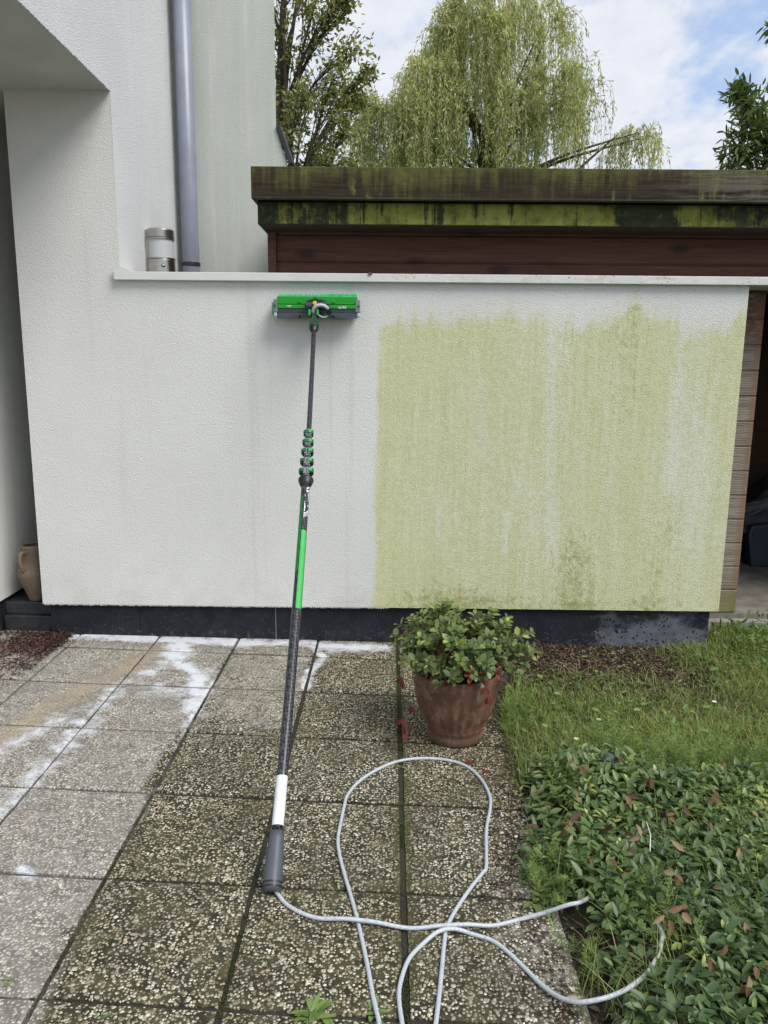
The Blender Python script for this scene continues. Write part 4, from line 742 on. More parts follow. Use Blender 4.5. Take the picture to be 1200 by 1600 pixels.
tag(link('periwinkle', leaves('periwinkle', np.array(Pl), np.array(Dl), np.array(Nl), np.array(Ll), np.array(Wl), {'rnd': np.array(Rl)}, curl=.14, fold=.32), M['vinca']), 'dense dark green periwinkle ground cover right of the slabs', 'ground cover', kind='stuff')
tag(link('periwinkle_stems', stm.mesh('periwinkle_stems'), M['herb']), 'thin green stems running through the periwinkle', 'stems', kind='stuff')
# horsetail / fine feathery growth
pos = []
for cx, cy, sx_, sy_, n in ((1.45, 2.95, .35, .12, 40), (.98, 1.98, .07, .07, 10), (.62, 2.30, .10, .06, 16), (1.05, 3.08, .20, .10, 34), (1.35, 2.25, .12, .14, 8), (1.28, 3.0, .22, .10, 46), (1.0, 3.16, .12, .10, 22), (.56, 2.27, .07, .08, 24), (.78, 2.06, .07, .07, 12), (.74, 2.74, .10, .08, 14), (1.15, 2.35, .12, .10, 7), (1.5, 3.05, .2, .1, 26), (.62, 3.45, .08, .12, 14), (.60, 1.95, .05, .08, 6), (1.2, 2.7, .2, .12, 7)):
    for _ in range(n): pos.append((cx+rng.normal(0, sx_*.6), cy+rng.normal(0, sy_*.6)))
Pn = []; Dn = []; Ln = []; Rn = []
for (x0, y0) in pos:
    if x0 < bed_left(y0)-.02: continue
    z0_ = float(ground_h(x0, y0)); H_ = rng.uniform(.09, .17); ln_ = rng.normal(0, .35, 2); r0 = rng.random()
    nw = int(H_/.011)
    for w_ in range(nw):
        t_ = (w_+1)/nw; c_ = np.array([x0+ln_[0]*H_*t_**1.5, y0+ln_[1]*H_*t_**1.5, z0_+H_*t_]); Pn.append(c_); Dn.append(np.array([ln_[0]*.5, ln_[1]*.5, 1.0])); Ln.append(.018); Rn.append(r0)
        for s_ in range(7):
            a = rng.uniform(0, 6.28); Pn.append(c_); Dn.append(np.array([math.cos(a), math.sin(a), rng.uniform(.2, .9)])); Ln.append(rng.uniform(.025, .06)*(1.2-t_)); Rn.append(np.clip(r0+rng.normal(0, .15), 0, 1))
Pn = np.array(Pn); Dn = np.array(Dn); Dn /= np.linalg.norm(Dn, axis=1, keepdims=True); S = np.cross(Dn, randvec(rng, len(Pn))); S /= np.linalg.norm(S, axis=1, keepdims=True)
tag(link('horsetail', quads('horsetail', Pn, Dn, S, np.array(Ln), np.full(len(Pn), .0022), {'rnd': np.array(Rn)}), M['horsetail']), 'feathery fine green horsetail tufts poking out of the periwinkle', 'horsetail', kind='stuff')
# brown dead leaves, each its own object
def bed_top(x, y): return float(ground_h(x, y)) + (.035+.10*float(fbm(np.array([x*3.2]), np.array([y*3.2]), 102)[0]))*float(ss(np.array(x-bed_left(y)), -.02, .22)) + .022
spots = [(.52, 2.50), (.56, 2.49), (.50, 2.44), (.63, 2.46), (.68, 2.47), (.75, 2.38), (.81, 2.36), (.85, 2.34), (.81, 2.26), (1.13, 2.45), (1.18, 2.30), (1.32, 2.52), (.645, 2.18), (.80, 1.94), (.86, 1.97), (.79, 1.91), (.84, 1.93), (.91, 1.83), (.86, 1.78), (1.02, 2.06), (1.02, 1.90), (1.15, 1.83), (1.24, 1.92), (.72, 2.84), (.76, 2.76), (.89, 2.60), (1.0, 2.68), (.60, 2.74), (1.35, 2.82), (1.4, 2.6), (.64, 2.40), (.92, 1.70), (1.1, 1.72), (1.3, 1.68), (1.25, 2.14), (.97, 2.25), (.70, 2.62), (.93, 2.82), (1.08, 2.55), (1.22, 2.62), (.58, 2.60), (1.06, 1.62), (.98, 1.76), (1.18, 2.02), (.90, 2.12), (1.48, 2.72), (.72, 2.12), (1.0, 2.48)]
for k, (x0, y0) in enumerate(spots):
    zt = bed_top(x0, y0)+.034; n = rng.integers(1, 4); P = np.array([[x0+rng.normal(0, .006), y0+rng.normal(0, .006), zt] for _ in range(n)]); D = np.array([[rng.normal(0, .5), -.3+rng.normal(0, .4), rng.uniform(-.9, .3)] for _ in range(n)]); Nn = np.tile(np.array([[0, -.8, .6]]), (n, 1))+rng.normal(0, .2, (n, 3))
    o = link('dead_leaf', leaves('dead_leaf', P, D, Nn, rng.uniform(.030, .052, n), rng.uniform(.014, .022, n), {'rnd': rng.random(n)}, curl=.25, fold=.6), M['dead'])
    tag(o, 'curled brown dead leaf caught on top of the green periwinkle', 'leaf', 'dead leaves in the periwinkle')
# small things in the bed
def pebble(name, c, s, mat, label, cat):
    bm = bmesh.new(); bmesh.ops.create_icosphere(bm, subdivisions=3, radius=1.0)
    for v in bm.verts:
        k = 1+.16*mnoise.noise(v.co*1.7+Vector(c)*9); v.co = Vector((v.co.x*s[0]*k, v.co.y*s[1]*k, v.co.z*s[2]*k))
    me = bpy.data.meshes.new(name); bm.to_mesh(me); bm.free(); o = link(name, me, mat, smooth=True); o.location = c; tag(o, label, cat)
pebble('stone', (.905, 2.885, .10), (.036, .022, .040), plain('blue_grey_stone', (.055, .065, .085), .6, var=.25), 'dark blue-grey stone sitting in the periwinkle', 'stone')
pebble('pebble', (.508, 1.787, .010), (.021, .010, .008), plain('tan_pebble', (.36, .28, .19), .6), 'smooth tan pebble beside the hose at the slab edge', 'pebble')
def daisy(x, y, z, label):
    r = empty('daisy', (x, y, z), label, 'flower'); pm = MB(); n = 14
    for k in range(n):
        a = 2*math.pi*k/n; c_, s_ = math.cos(a), math.sin(a); pm.add([(x+c_*.002-s_*.001, y+s_*.002+c_*.001, z), (x+c_*.009-s_*.0022, y+s_*.009+c_*.0022, z+.0015), (x+c_*.012, y+s_*.012, z+.001), (x+c_*.009+s_*.0022, y+s_*.009-c_*.0022, z+.0015), (x+c_*.002+s_*.001, y+s_*.002-c_*.001, z)], [(0, 1, 2, 3, 4)])
    pm.build('petals', M['white'], r); MB().lathe([(0, .004), (.003, .003), (.0036, .0)], (x, y, z), 10).build('flower_centre', M['yellow'], r, smooth=True); MB().tube([(x, y, z-.05), (x, y, z)], .0008, 4).build('stem', M['herb'], r)
M['white'] = plain('white', (.80, .80, .78), .5, var=.04); M['yellow'] = plain('yellow', (.75, .62, .05), .5)
daisy(1.60, 3.52, .085, 'white daisy standing alone in the lawn at the right edge')
daisy(.985, 3.33, .075, 'white daisy in the grass right of the pot')
daisy(.83, 3.11, .09, 'small white daisy at the boundary of lawn and periwinkle')
tw = MB().tube([(.88, 2.30, .10), (.90, 2.36, .125), (.905, 2.42, .135)], [.0018, .0015, .001], 5).build('twig', M['white']); tag(tw, 'thin bleached twig lying on the periwinkle', 'twig')
for (x0, y0, lab) in ((.405, 2.985, 'red fallen leaf on the slab in front of the pot, right one'), (.335, 3.055, 'small red fallen leaf on the slab just below the pot'), (.70, 3.50, 'orange fallen leaf in the grass right of the pot'), (.05, 3.42, 'red fallen leaf lying on the slab joint left of the pot')):
    P = np.array([[x0, y0, gz(x0)+(.004 if x0 < .5 else .03)]]); o = link('fallen_leaf', leaves('fallen_leaf', P, np.array([[1., .1, .05]]), np.array([[0, -.2, 1.]]), np.array([.045]), np.array([.018]), {'rnd': np.array([.9])}), M['redleaf']); tag(o, lab, 'leaf')
o = link('fallen_leaf', leaves('fallen_leaf', np.array([[-.135, 4.452, ZT+.047]]), np.array([[1., 0, -.2]]), np.array([[0, -1., .3]]), np.array([.028]), np.array([.02]), {'rnd': np.array([.1])}), M['dead']); tag(o, 'small brown leaf stuck on the white coping', 'leaf')

# weeds in slab joints
def weed(x, y, n, L, label, name='weed'):
    a = rng.uniform(0, 6.28, n); D = np.stack([np.cos(a), np.sin(a), rng.uniform(.15, .9, n)], 1); P = np.tile(np.array([[x, y, gz(x)-.004]]), (n, 1)) + rng.normal(0, L*.12, (n, 3))*np.array([1, 1, 0]); Nn = np.tile(np.array([[0, 0, 1.]]), (n, 1))+rng.normal(0, .2, (n, 3))
    o = link(name, leaves(name, P, D, Nn, rng.uniform(.6, 1.1, n)*L, rng.uniform(.22, .34, n)*L, {'rnd': rng.uniform(.3, 1, n)}, curl=.35), M['herb']); return tag(o, label, 'weed')
weed(-.185, 1.735, 26, .060, 'leafy dandelion-like weed growing in the joint nearest the camera')
weed(-.025, 1.745, 9, .045, 'small weed in the front joint beside the hose')
weed(-.93, 4.10, 16, .030, 'bright green sprout in the joint near the plinth, left of the pole')
weed(-.90, 3.80, 12, .022, 'low weed at a joint crossing left of the pole')
weed(-1.02, 1.82, 8, .030, 'tiny weed in the joint at the lower left corner')
weed(-.45, 3.35, 6, .015, 'tiny green sprout in the joint behind the pole')
weed(.06, 3.02, 14, .018, 'mossy tuft in the joint in front of the pot')
weed(1.02, 4.44, 22, .06, 'grassy tuft growing at the foot of the dark plinth')
weed(-.74, 1.70, 8, .030, 'small pale weed in the front joint, left of the pole')
# moss in joints
N = 14000; xx = []; 
jx = rng.choice([JX[-2]]*4+[JX[-3]]*3+[JX[-4]]*2, N); yy = rng.uniform(1.4, 4.4, N); m_ = fbm(jx*3, yy*4.3, 111) > .54; jx, yy = jx[m_], yy[m_]; n = len(jx)
hx = rng.uniform(-.95, .56, 5000); hr = rng.choice(JY[8:13], 5000); m_ = fbm(hx*4, hr*3, 112) > .56; hx, hr = hx[m_], hr[m_]
PX = np.concatenate([jx+rng.normal(0, .005, n), hx]); PY = np.concatenate([yy, hr-.036*(hx-.06)+rng.normal(0, .004, len(hx))]); n = len(PX); P = np.stack([PX, PY, gz(PX)-.009+0*PX], 1)
tag(link('moss', blades('moss', P, rng.uniform(.004, .012, n), rng.uniform(.002, .004, n), rng.uniform(.1, .8, n), rng, {'rnd': rng.uniform(0, .8, n)}), leaf_mat('moss', [(0, (.022, .026, .008)), (1, (.085, .095, .022))], .8, .1)), 'dark green moss filling the joints between the slabs', 'moss', kind='stuff')

# ------------------------------------------------------------------ terracotta pot and its plant
PC = (.315, 3.31, gz(.315))
pot = empty('plant_pot', PC, 'weathered terracotta pot with fluted sides standing on the slabs', 'pot')
def potmat():
    m, nt, b = new_mat('terracotta'); p = nt.pos(); x, y, z = nt.sep(p)
    col = nt.ramp(nt.noise(p, 14.0, 6.0, .7), [(.25, (.070, .032, .018)), (.55, (.135, .061, .032)), (.8, (.205, .105, .060))])
    col = nt.mix(nt.math('MULTIPLY', nt.smooth(nt.noise(nt.scl(p, (1, 1, .45)), 22.0, 6.0, .75), .46, .66), .55), col, (.27, .20, .145))
    col = nt.mix(nt.smooth(nt.math('ADD', z, nt.math('MULTIPLY', nt.noise(p, 18.0, 4.0), .08)), .13, .04, 0, .55), col, (.062, .045, .030))
    setb(nt, b, color=col, rough=.82, normal=nt.bump(nt.noise(p, 80.0, 5.0, .7), .4, .003)); return m
M['terra'] = potmat()
prof = [(0, .0), (.118, 0), (.128, .004), (.131, .012), (.133, .030), (.128, .038), (.130, .044), (.139, .060), (.141, .064), (.140, .068), (.160, .100), (.177, .145), (.188, .190), (.194, .225), (.197, .243), (.199, .248), (.203, .262), (.203, .282), (.199, .292), (.192, .294), (.184, .288), (.180, .255), (.0, .252)]
def flute(r, z, a): return r*(1 - (.036*abs(math.sin(a*13))**3 if .07 < z < .235 else 0))
prof = [(r_, z_*1.15) for r_, z_ in prof]
MB().lathe(prof, PC, 156, flute).build('pot_body', M['terra'], pot, smooth=True)
MB().lathe([(0, .300), (.08, .304), (.183, .298)], PC, 32).build('potting_soil', plain('potting_soil', (.02, .014, .010), .95, bumpy=.8), pot)
shrub = empty('potted_plant', (PC[0], PC[1], .27), 'bushy evergreen with oval leaves and a few red ones in the terracotta pot', 'plant')
rp = random.Random(21); Pg = []; Dg = []; Ng = []; Lg = []; Rg = []; Pr = []; Dr = []; Nr = []; sb = MB()
for k in range(240):
    a = rp.uniform(0, 6.283); e = math.asin(rp.uniform(-.10, 1.0)); rr_ = rp.uniform(.78, 1.12)*(1+.13*math.sin(3*a+1)) * (rp.uniform(.6, .95) if rp.random() < .35 else 1)
    tip = Vector((PC[0]+.012+math.cos(a)*math.cos(e)*.305*rr_, PC[1]+math.sin(a)*math.cos(e)*.27*rr_, .375+math.sin(e)*.215*rr_)); b0 = Vector((PC[0]+math.cos(a)*.06, PC[1]+math.sin(a)*.06, .31))
    stp = spline([b0, (b0+tip)/2+Vector((0, 0, .05)), tip], 5); n = len(stp); sb.tube(stp, [.0028*(1-.6*i/(n-1)) for i in range(n)], 4, caps=False)
    red = e < .25 and rp.random() < .15
    for q_ in range(rp.randint(7, 11)):
        f_ = (n-1)*(1 - .45*(q_/10)**.8); i0 = min(int(f_), n-2); pt = stp[i0].lerp(stp[i0+1], f_-i0); tv = (tip-b0).normalized(); an = q_*2.4+rp.random()
        o1 = tv.orthogonal().normalized(); o2 = tv.cross(o1); dd = (o1*math.cos(an)+o2*math.sin(an))*1.0 + tv*rp.uniform(.3, 1.0); dd.z += .1; dd.normalize()
        nn = tv*.5 + Vector((rp.gauss(0, .25), -.25+rp.gauss(0, .25), .9)); L_ = rp.uniform(.027, .047)*(.75 if q_ == 0 else 1)
        if red: Pr.append(pt); Dr.append(dd); Nr.append(nn)
        else: Pg.append(pt); Dg.append(dd); Ng.append(nn); Lg.append(L_); Rg.append(min(1, max(0, .35+rp.gauss(0, .16)+(.45 if rp.random() < .10 else 0)+.15*math.sin(e))))
for (x0, y0, z0_) in ((.06, 3.2, .33), (.065, 3.22, .30), (.09, 3.12, .10), (.085, 3.14, .125), (.07, 3.16, .15), (.11, 3.18, .2), (.40, 3.09, .37), (.42, 3.09, .33), (.25, 3.10, .36), (.24, 3.08, .37), (.44, 3.11, .28), (.20, 3.1, .38)):
    for _ in range(2): Pr.append(Vector((x0+rp.gauss(0, .01), y0, z0_))); Dr.append(Vector((rp.gauss(0, .4), -.3, -.8)).normalized()); Nr.append(Vector((rp.gauss(0, .3), -1, .3)))
sb.tube(spline([(.2, 3.25, .35), (.12, 3.17, .36), (.085, 3.15, .2), (.09, 3.14, .11)], 5), .0018, 4); sb.build('stem', M['twig'], shrub)
n = len(Pg); link('foliage', leaves('foliage', np.array(Pg), np.array(Dg), np.array(Ng), np.array(Lg), np.array(Lg)*.68, {'rnd': np.array(Rg)}, curl=.1, fold=.22), M['potleaf'], shrub)
n = len(Pr); link('red_leaves', leaves('red_leaves', np.array(Pr), np.array(Dr), np.array(Nr), np.full(n, .036), np.full(n, .021), {'rnd': rng.random(n)}), M['redleaf'], shrub)

# ------------------------------------------------------------------ clay jug in the niche
JC = (-2.232, 4.66, .206)
jug = empty('clay_jug', JC, 'tall tan clay jug with a handle standing on the dark door sill', 'jug')
M['clay'] = plain('clay', (.17, .125, .082), .75, var=.22, scale=9, bumpy=.3)
MB().lathe([(0, 0), (.042, 0), (.047, .010), (.062, .055), (.088, .12), (.103, .165), (.104, .185), (.096, .205), (.078, .220), (.068, .235), (.069, .28), (.074, .335), (.076, .350), (.076, .358), (.069, .361), (.064, .352)], JC, 48).build('jug_body', M['clay'], jug, smooth=True)
jug.scale = (1, 1, 1)
hd_ = lambda dx_, dy_, z_: Vector((JC[0]+dx_, JC[1]+dy_, JC[2]+z_))
MB().tube(spline([hd_(-.018, -.068, .318), hd_(-.028, -.105, .325), hd_(-.034, -.118, .29), hd_(-.032, -.108, .24), hd_(-.026, -.085, .200)], 7), .0125, 12).build('handle', M['clay'], jug, smooth=True)

# ------------------------------------------------------------------ water-fed pole with brush
B0 = Vector((-.363, 2.181, .035)); B1 = Vector((-.431, 4.40, 1.915)); AX = (B1-B0).normalized(); RT = (Vector((1, 0, 0)) - AX*AX.x).normalized(); OUT = RT.cross(AX); OUT = OUT if OUT.y < 0 else -OUT
def pp(s_): return B0.lerp(B1, s_) + RT*(.016*math.sin(math.pi*min(1, max(0, s_)))) - OUT*(.008*math.sin(math.pi*s_))
def seg(s0, s1, n=10): return [pp(s0+(s1-s0)*i/(n-1)) for i in range(n)]
pole = empty('cleaning_pole', B0, 'long black telescopic wash pole with green brush head leaning on the wall', 'pole')
def carbon():
    m, nt, b = new_mat('carbon_fibre'); p = nt.pos()
    u = nt.math('MULTIPLY', nt.sep(p)[2], 1.0)
    w1 = nt.n('ShaderNodeTexChecker', {'Vector': nt.n('ShaderNodeMapping', {'Vector': p, 'Rotation': (.0, .785, 0.6)}).outputs[0], 'Color1': (.009, .009, .011, 1), 'Color2': (.060, .060, .070, 1), 'Scale': 95.0}).outputs[0]
    setb(nt, b, color=w1, rough=.30, spec=.5); return m
M['carbon'] = carbon(); M['grey_plastic'] = plain('grey_plastic', (.075, .083, .098), .48, var=.08); M['black_plastic'] = plain('black_plastic', (.012, .013, .014), .42, var=.2)
M['green'] = plain('green_plastic', (.008, .30, .014), .5, var=.08); M['green2'] = plain('green_bright', (.045, .42, .085), .5, var=.06); M['green3'] = plain('green_deep', (.010, .19, .035), .38, var=.06); M['green_dk'] = plain('green_lever', (.010, .11, .045), .45, var=.1)
M['silver'] = plain('light_grey_plastic', (.46, .50, .54), .35, var=.06); M['mid_grey'] = plain('mid_grey_plastic', (.20, .21, .22), .4); M['bristle'] = plain('green_bristle', (.08, .55, .22), .5, var=.2, scale=90)
M['lower_panel'] = plain('dark_panel', (.040, .046, .062), .35, var=.1)
MB().tube(seg(.058, .60, 24), .0195, 24).build('lower_tube', M['carbon'], pole, smooth=True)
MB().tube(seg(.60, .985, 14), .0125, 20).build('upper_tube', M['carbon'], pole, smooth=True)
hd = seg(-.003, .060, 10); hdl = MB().tube(hd, [.029, .031, .031, .0305, .0295, .0285, .0275, .0265, .0255, .0245], 28).build('handle', M['grey_plastic'], pole, smooth=True)
rg_ = MB()
for s_ in (.0005, .0045): rg_.tube([pp(s_), pp(s_+.0018)], .0325, 28)
rg_.build('handle_ring', M['black_plastic'], hdl)
def shell(s0, s1, a0, a1, r, n=20, m=10):
    P_ = []
    for i in range(n):
        c = pp(s0+(s1-s0)*i/(n-1))
        for j in range(m):
            a = math.radians(a0+(a1-a0)*j/(m-1)); P_.append(c + (RT*math.cos(a)+OUT*math.sin(a))*r)
    return MB().grid(P_, n, m)
def label_mat():
    m, nt, b = new_mat('sticker_white'); x, y, z = nt.sep(nt.pos())
    v = nt.comb(nt.math('MULTIPLY', x, 1.0), nt.math('MULTIPLY', z, 1.0), 0.0)
    ln = nt.math('GREATER_THAN', nt.math('FRACT', nt.math('MULTIPLY', x, 210.0)), .62); br = nt.smooth(nt.noise(nt.scl(nt.pos(), (60, 100, 260)), 1.0, 3.0, .7), .48, .56)
    k = nt.math('MULTIPLY', nt.math('MULTIPLY', ln, br), nt.smooth(z, .185, .205, 0, .45))
    setb(nt, b, color=nt.mix(k, (.74, .76, .78), (.18, .19, .2)), rough=.45); return m
shell(.0665, .124, -70, 250, .0201, 8, 30).build('sticker', label_mat(), pole, smooth=True)
shell(.421, .562, 108, 200, .0199).build('green_band', M['green3'], pole, smooth=True)
shell(.358, .496, 25, 98, .0200).build('green_band', M['green2'], pole, smooth=True)
def text_mesh(txt, size, shear=0.0):
    cu_ = bpy.data.curves.new('txt', 'FONT'); cu_.body = txt; cu_.size = size; cu_.shear = shear; cu_.offset = size*.02; cu_.align_x = 'LEFT'; o = bpy.data.objects.new('txt', cu_); COL.objects.link(o)
    bpy.context.view_layer.update(); dg = bpy.context.evaluated_depsgraph_get(); me = bpy.data.meshes.new_from_object(o.evaluated_get(dg)); bpy.data.objects.remove(o); bpy.data.curves.remove(cu_); return me
tm = text_mesh('nLITE', .044, .3); LEN = (B1-B0).length
for v in tm.vertices:
    u, w_ = v.co.x, v.co.y; a = math.radians(28 + (w_/.0201)*57.3*.62); v.co = pp(.585-u/LEN*1.72) + (RT*math.cos(a)+OUT*math.sin(a))*.0202
link('lettering', tm, M['white'], pole)
# clamps
for k in range(5):
    s0 = .6165+k*.0215; wd = .0345-.0026*k
    c0 = pp(s0); cl = MB().tube([c0-AX*.024, c0+AX*.024], .0165, 16)
    cl.obox(c0+OUT*.011-RT*.008, RT, OUT, AX, .0065, .010, .019); cl.obox(c0+OUT*.011+RT*.009, RT, OUT, AX, .0065, .010, .019)
    co = cl.build('clamp', M['mid_grey'], pole, bevel=.002)
    for sg in (-1, 1):
        cc = c0+RT*(sg*(wd-.0175))+OUT*.006
        lv = MB().tube([cc-OUT*.018, cc+OUT*.014], .0160, 14); lv.build('lever', M['black_plastic'], co, bevel=.002)
        MB().obox(cc+OUT*.017+RT*sg*.002, RT, OUT, AX, .0078, .004, .010).build('lever_button', M['green_dk'] if sg < 0 else M['green2'], co, bevel=.002)
        MB().obox(cc+RT*sg*.0125+OUT*.003, RT, OUT, AX, .005, .012, .0115).build('lever_tab', M['green_dk'], co, bevel=.003)
bc = pp(.597); MB().tube([bc-AX*.030, bc-AX*.018, bc+AX*.006, bc+AX*.014], [.0205, .028, .036, .0355], 28).build('bell_collar', M['black_plastic'], pole, smooth=False, bevel=.002)
# brush head
def bX(zx): return -.653+(zx-145)*.000504
def bZ(zy): return 2.06-(zy-162)*.0005
YF_ = 4.385
head = MB(); head.box(bX(180), bX(1060), YF_+.004, YF_+.034, bZ(395), bZ(168)); ho = head.build('brush_head', M['black_plastic'], pole, bevel=.003)
MB().box(bX(188), bX(1048), YF_, YF_+.0035, bZ(248), bZ(166)).build('green_panel', M['green'], ho, bevel=.002)
MB().box(bX(190), bX(1052), YF_-.006, YF_+.0035, bZ(296), bZ(255)).build('green_rail', M['green'], ho, bevel=.003)
lp = MB(); lp.box(bX(182), bX(1060), YF_-.002, YF_+.0035, bZ(338), bZ(300)); lp.add([(bX(182), YF_-.010, bZ(395)), (bX(1060), YF_-.010, bZ(395)), (bX(1060), YF_-.002, bZ(341)), (bX(182), YF_-.002, bZ(341)), (bX(182), YF_+.0035, bZ(395)), (bX(1060), YF_+.0035, bZ(395))], [(0, 1, 2, 3), (0, 4, 5, 1)])
lp.build('lower_panel', M['lower_panel'], ho)
ec = MB()
for a, b2 in ((143, 186), (1044, 1094)): MB().box(bX(a), bX(b2), YF_-.008, YF_+.038, bZ(340), bZ(196)).build('end_cap', M['mid_grey'], ho, bevel=.004)
for a, b2 in ((145, 180), (1060, 1096)): MB().box(bX(a), bX(b2), YF_-.010, YF_+.036, bZ(388), bZ(341)).build('end_bumper', M['silver'], ho, bevel=.006)
for a in (160, 1078): MB().box(bX(a-6), bX(a+6), YF_-.0095, YF_-.0075, bZ(285), bZ(255)).build('end_slot', M['black_plastic'], ho)
for a in (365, 390, 470, 780, 845, 872): MB().box(bX(a-3), bX(a+3), YF_-.0105, YF_-.004, bZ(392), bZ(368)).build('rib', M['black_plastic'], ho)
for a in (432, 803): MB().tube([(bX(a), YF_-.012, bZ(382)), (bX(a), YF_-.003, bZ(380))], .008, 14).build('jet', M['black_plastic'], ho)
for a, zk, rk in ((432, 222, .0085), (803, 222, .0085), (608, 175, .008)): MB().tube([(bX(a), YF_-.010, bZ(zk)), (bX(a), YF_+.001, bZ(zk))], rk, 14).build('knob', M['green'], ho, bevel=.002)
hb = MB(); arc = [(490, 300), (490, 240), (510, 212), (560, 197), (610, 193), (670, 197), (725, 215), (750, 245), (750, 300)]; hb.prism([(bX(a), bZ(b2)) for a, b2 in arc][::-1], YF_-.014, YF_-.0065); hb.build('hub_shroud', M['black_plastic'], ho, bevel=.003)
MB().tube([(bX(500), YF_-.028, bZ(268)), (bX(735), YF_-.028, bZ(262))], .0185, 20).build('pivot', plain('dark_green_grey', (.035, .055, .055), .4), ho, bevel=.003)
MB().tube([(bX(605), YF_-.054, bZ(243)), (bX(605), YF_-.040, bZ(241))], .011, 16).build('button', M['yellow'], ho, bevel=.003)
cpt = lambda a, b2, yo: (bX(a), YF_-yo, bZ(b2))
MB().tube(spline([cpt(585, 340, .052), cpt(600, 300, .062), cpt(640, 272, .066), cpt(690, 268, .062), cpt(730, 285, .055), cpt(752, 310, .045)], 6), .0095, 14).build('water_tube', M['silver'], ho, smooth=True)
MB().tube(spline([cpt(755, 325, .032), cpt(752, 360, .03), cpt(720, 388, .03), cpt(680, 388, .032), cpt(645, 368, .036), cpt(635, 345, .04)], 6), .0055, 12).build('water_tube', M['silver'], ho, smooth=True)
nz = MB(); nz.tube([cpt(745, 300, .050), cpt(765, 345, .028)], .012, 12); nz.tube([cpt(735, 362, .034), cpt(770, 350, .026)], .009, 10); nz.build('hose_connector', M['black_plastic'], ho, bevel=.002)
SZ = pp(.985)
stem = MB(); stem.tube([Vector(cpt(600, 300, .045)), SZ+AX*.030+OUT*.004], [.013, .0145], 16); stem.build('gooseneck', M['mid_grey'], ho, bevel=.002)
for a, b2, h1_, mt in ((548, 345, 34, 'green2'), (636, 340, 34, 'green2')): MB().box(bX(a-13), bX(a+13), YF_-.062, YF_-.030, bZ(b2+h1_*.95), bZ(b2-h1_)).build('clip', M[mt], ho, bevel=.005)
ck = MB().tube([SZ+AX*.006, SZ+AX*.036], .0185, 18); ck.build('neck_clamp', M['mid_grey'], ho, bevel=.002)
for sg in (-1, 1): MB().obox(SZ+AX*.030+RT*sg*.021+OUT*.004, RT, OUT, AX, .007, .014, .010).build('neck_lever', M['green2'], ho, bevel=.003)
MB().tube([SZ-AX*.034, SZ-AX*.010, SZ+AX*.004], [.0135, .024, .0265], 22).build('neck_collar', M['black_plastic'], pole, bevel=.002)
br = MB(); rb = random.Random(4)
for k in range(2600):
    u = rb.random(); edge_k = rb.random()
    x0 = bX(190)+(bX(1050)-bX(190))*u; z0_ = bZ(390)+(bZ(175)-bZ(390))*rb.random()
    if edge_k < .30: z0_ = bZ(176); z1_ = bZ(132-rb.random()*14+ (9 if u < .6 else 0)); x1 = x0+rb.uniform(-.008, .010)
    elif edge_k < .42: x0 = bX(175); z0_ = bZ(rb.uniform(215, 360)); x1 = bX(rb.uniform(98, 135)); z1_ = z0_-.004+rb.uniform(-.006, .004)
    else: x1 = x0+rb.gauss(0, .008); z1_ = z0_+rb.gauss(0, .008)+(.003)
    y1 = 4.484 if edge_k >= .42 else YF_+.055+rb.random()*.03
    br.tube([(x0, YF_+.033, z0_), ((x0+x1)/2+.002, (YF_+.033+y1)/2, (z0_+z1_)/2), (x1, y1, z1_)], [.0013, .0012, .0010], 3, caps=False)
for k in range(30):
    xx_ = bX(200)+(bX(1040)-bX(200))*k/29
br.build('bristles', M['bristle'], ho)
for txt, xa, sz, za in (('nLITE', 852, .0165, 292), ('unger', 284, .0105, 274)):
    tm = text_mesh(txt if txt == 'nLITE' else 'unger', sz, .25)
    for v in tm.vertices: v.co = Vector((bX(xa)+v.co.x*1.15, YF_-.0066, bZ(za)+v.co.y))
    link('lettering', tm, M['white'], ho)

# ------------------------------------------------------------------ hose
h1 = [(-0.364, 2.200), (-0.344, 2.178), (-0.313, 2.141), (-0.262, 2.103), (-0.2, 2.08), (-0.12, 2.066), (-0.032, 2.056), (0.075, 2.049), (0.172, 2.048), (0.251, 2.056), (0.331, 2.07), (0.414, 2.098), (0.5, 2.132), (0.579, 2.17), (0.64, 2.194), (.72, 2.21), (.80, 2.18)]
h2 = [(0.844, 2.065), (0.835, 2.033), (0.799, 1.966), (0.749, 1.901), (0.683, 1.847), (0.611, 1.809), (0.527, 1.789), (0.474, 1.806), (0.435, 1.847), (0.4, 1.903), (0.363, 1.96), (0.322, 2.006), (0.268, 2.03), (0.21, 2.036), (0.161, 2.023), (0.112, 1.985), (0.072, 1.929), (0.049, 1.858), (0.04, 1.792), (0.047, 1.71), (0.059, 1.634), (.08, 1.45), (.12, 1.30), (.16, 1.30), (.165, 1.45)]
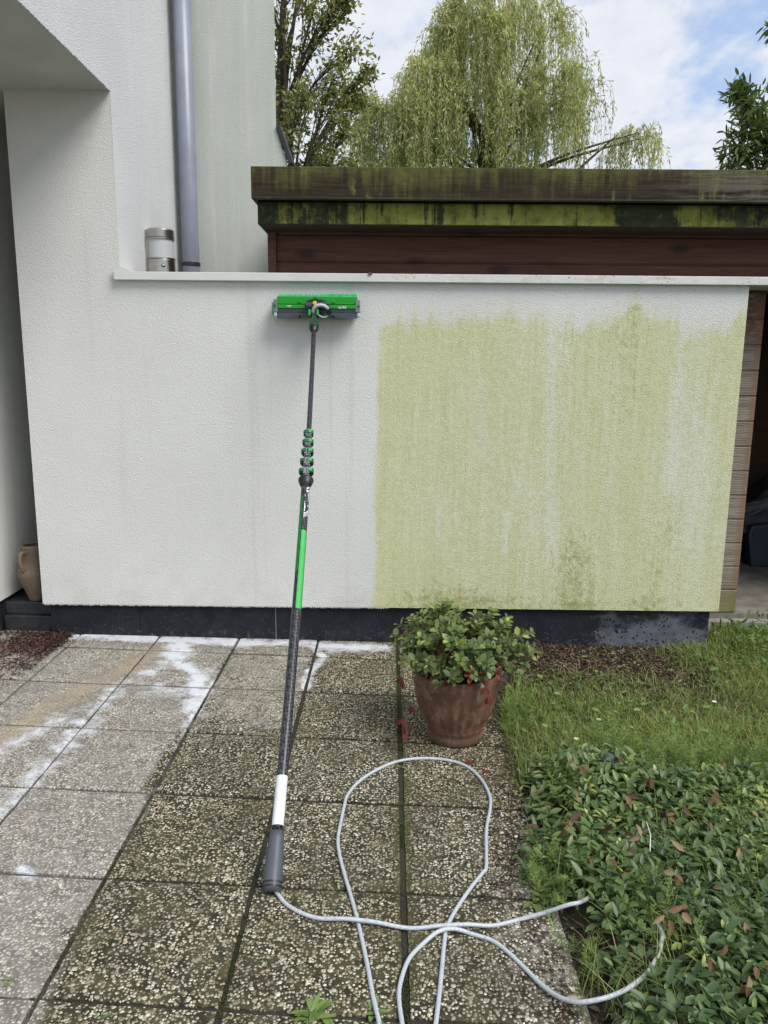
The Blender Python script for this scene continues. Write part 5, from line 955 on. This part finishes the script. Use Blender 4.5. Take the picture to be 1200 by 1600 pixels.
h3 = [(-0.005, 1.632), (-0.013, 1.708), (-0.03, 1.789), (-0.049, 1.901), (-0.076, 2.038), (-0.101, 2.149), (-0.132, 2.271), (-0.159, 2.388), (-0.172, 2.479), (-0.169, 2.577), (-0.162, 2.695), (-0.154, 2.771), (-0.119, 2.863), (-0.051, 2.962), (0.044, 3.046), (0.156, 3.08), (0.267, 3.069), (0.345, 3.019), (0.394, 2.918), (0.413, 2.799), (0.404, 2.708), (0.371, 2.561), (0.346, 2.358), (0.328, 2.317), (0.28, 2.24), (0.222, 2.133), (0.188, 2.054), (0.177, 1.995), (0.162, 1.885), (0.149, 1.795), (0.136, 1.712), (0.123, 1.636)][::-1]
hp = []
HR = .0064
for i, (x, y) in enumerate(h1):
    z = gz(x)+HR; z += .018 if i == 0 else (.006 if i == 1 else 0)
    if abs(x+.08) < .09 or abs(x-.20) < .09: z += .0125
    if x > .45 and i < 15:
        e_ = .07*min(1, (x-.45)/.14); z += e_; x *= 1-e_/1.68; y *= 1-e_/1.68
    if i >= 15: z += .05
    hp.append((x, y, z))
for i, (x, y) in enumerate(h2):
    z = gz(x)+HR
    if x > .42 and i < 12:
        e_ = .065*min(1, (x-.42)/.16); z += e_; x *= 1-e_/1.68; y *= 1-e_/1.68
    if abs(x-.18) < .06 and y > 1.9: z += .0125
    hp.append((x, y, z))
for x, y in h3: hp.append((x, y, gz(x)+HR))
hp += [(.02, 1.5, HR), (.10, 1.2, HR), (.3, .8, HR)]
def hosemat():
    m, nt, b = new_mat('braided_hose'); p = nt.pos()
    k = nt.n('ShaderNodeTexChecker', {'Vector': nt.n('ShaderNodeMapping', {'Vector': p, 'Rotation': (.3, .2, .785)}).outputs[0], 'Color1': (.34, .38, .42, 1), 'Color2': (.60, .63, .66, 1), 'Scale': 330.0}).outputs[0]
    col = nt.mix(nt.smooth(nt.noise(p, 30.0, 4.0, .7), .55, .72, 0, .5), k, (.22, .20, .16))
    setb(nt, b, color=col, rough=.4); return m
ho_ = MB().tube(spline(hp, 5), HR, 12).build('hose', hosemat(), smooth=True); tag(ho_, 'pale grey braided water hose looping over the slabs from the pole handle', 'hose')
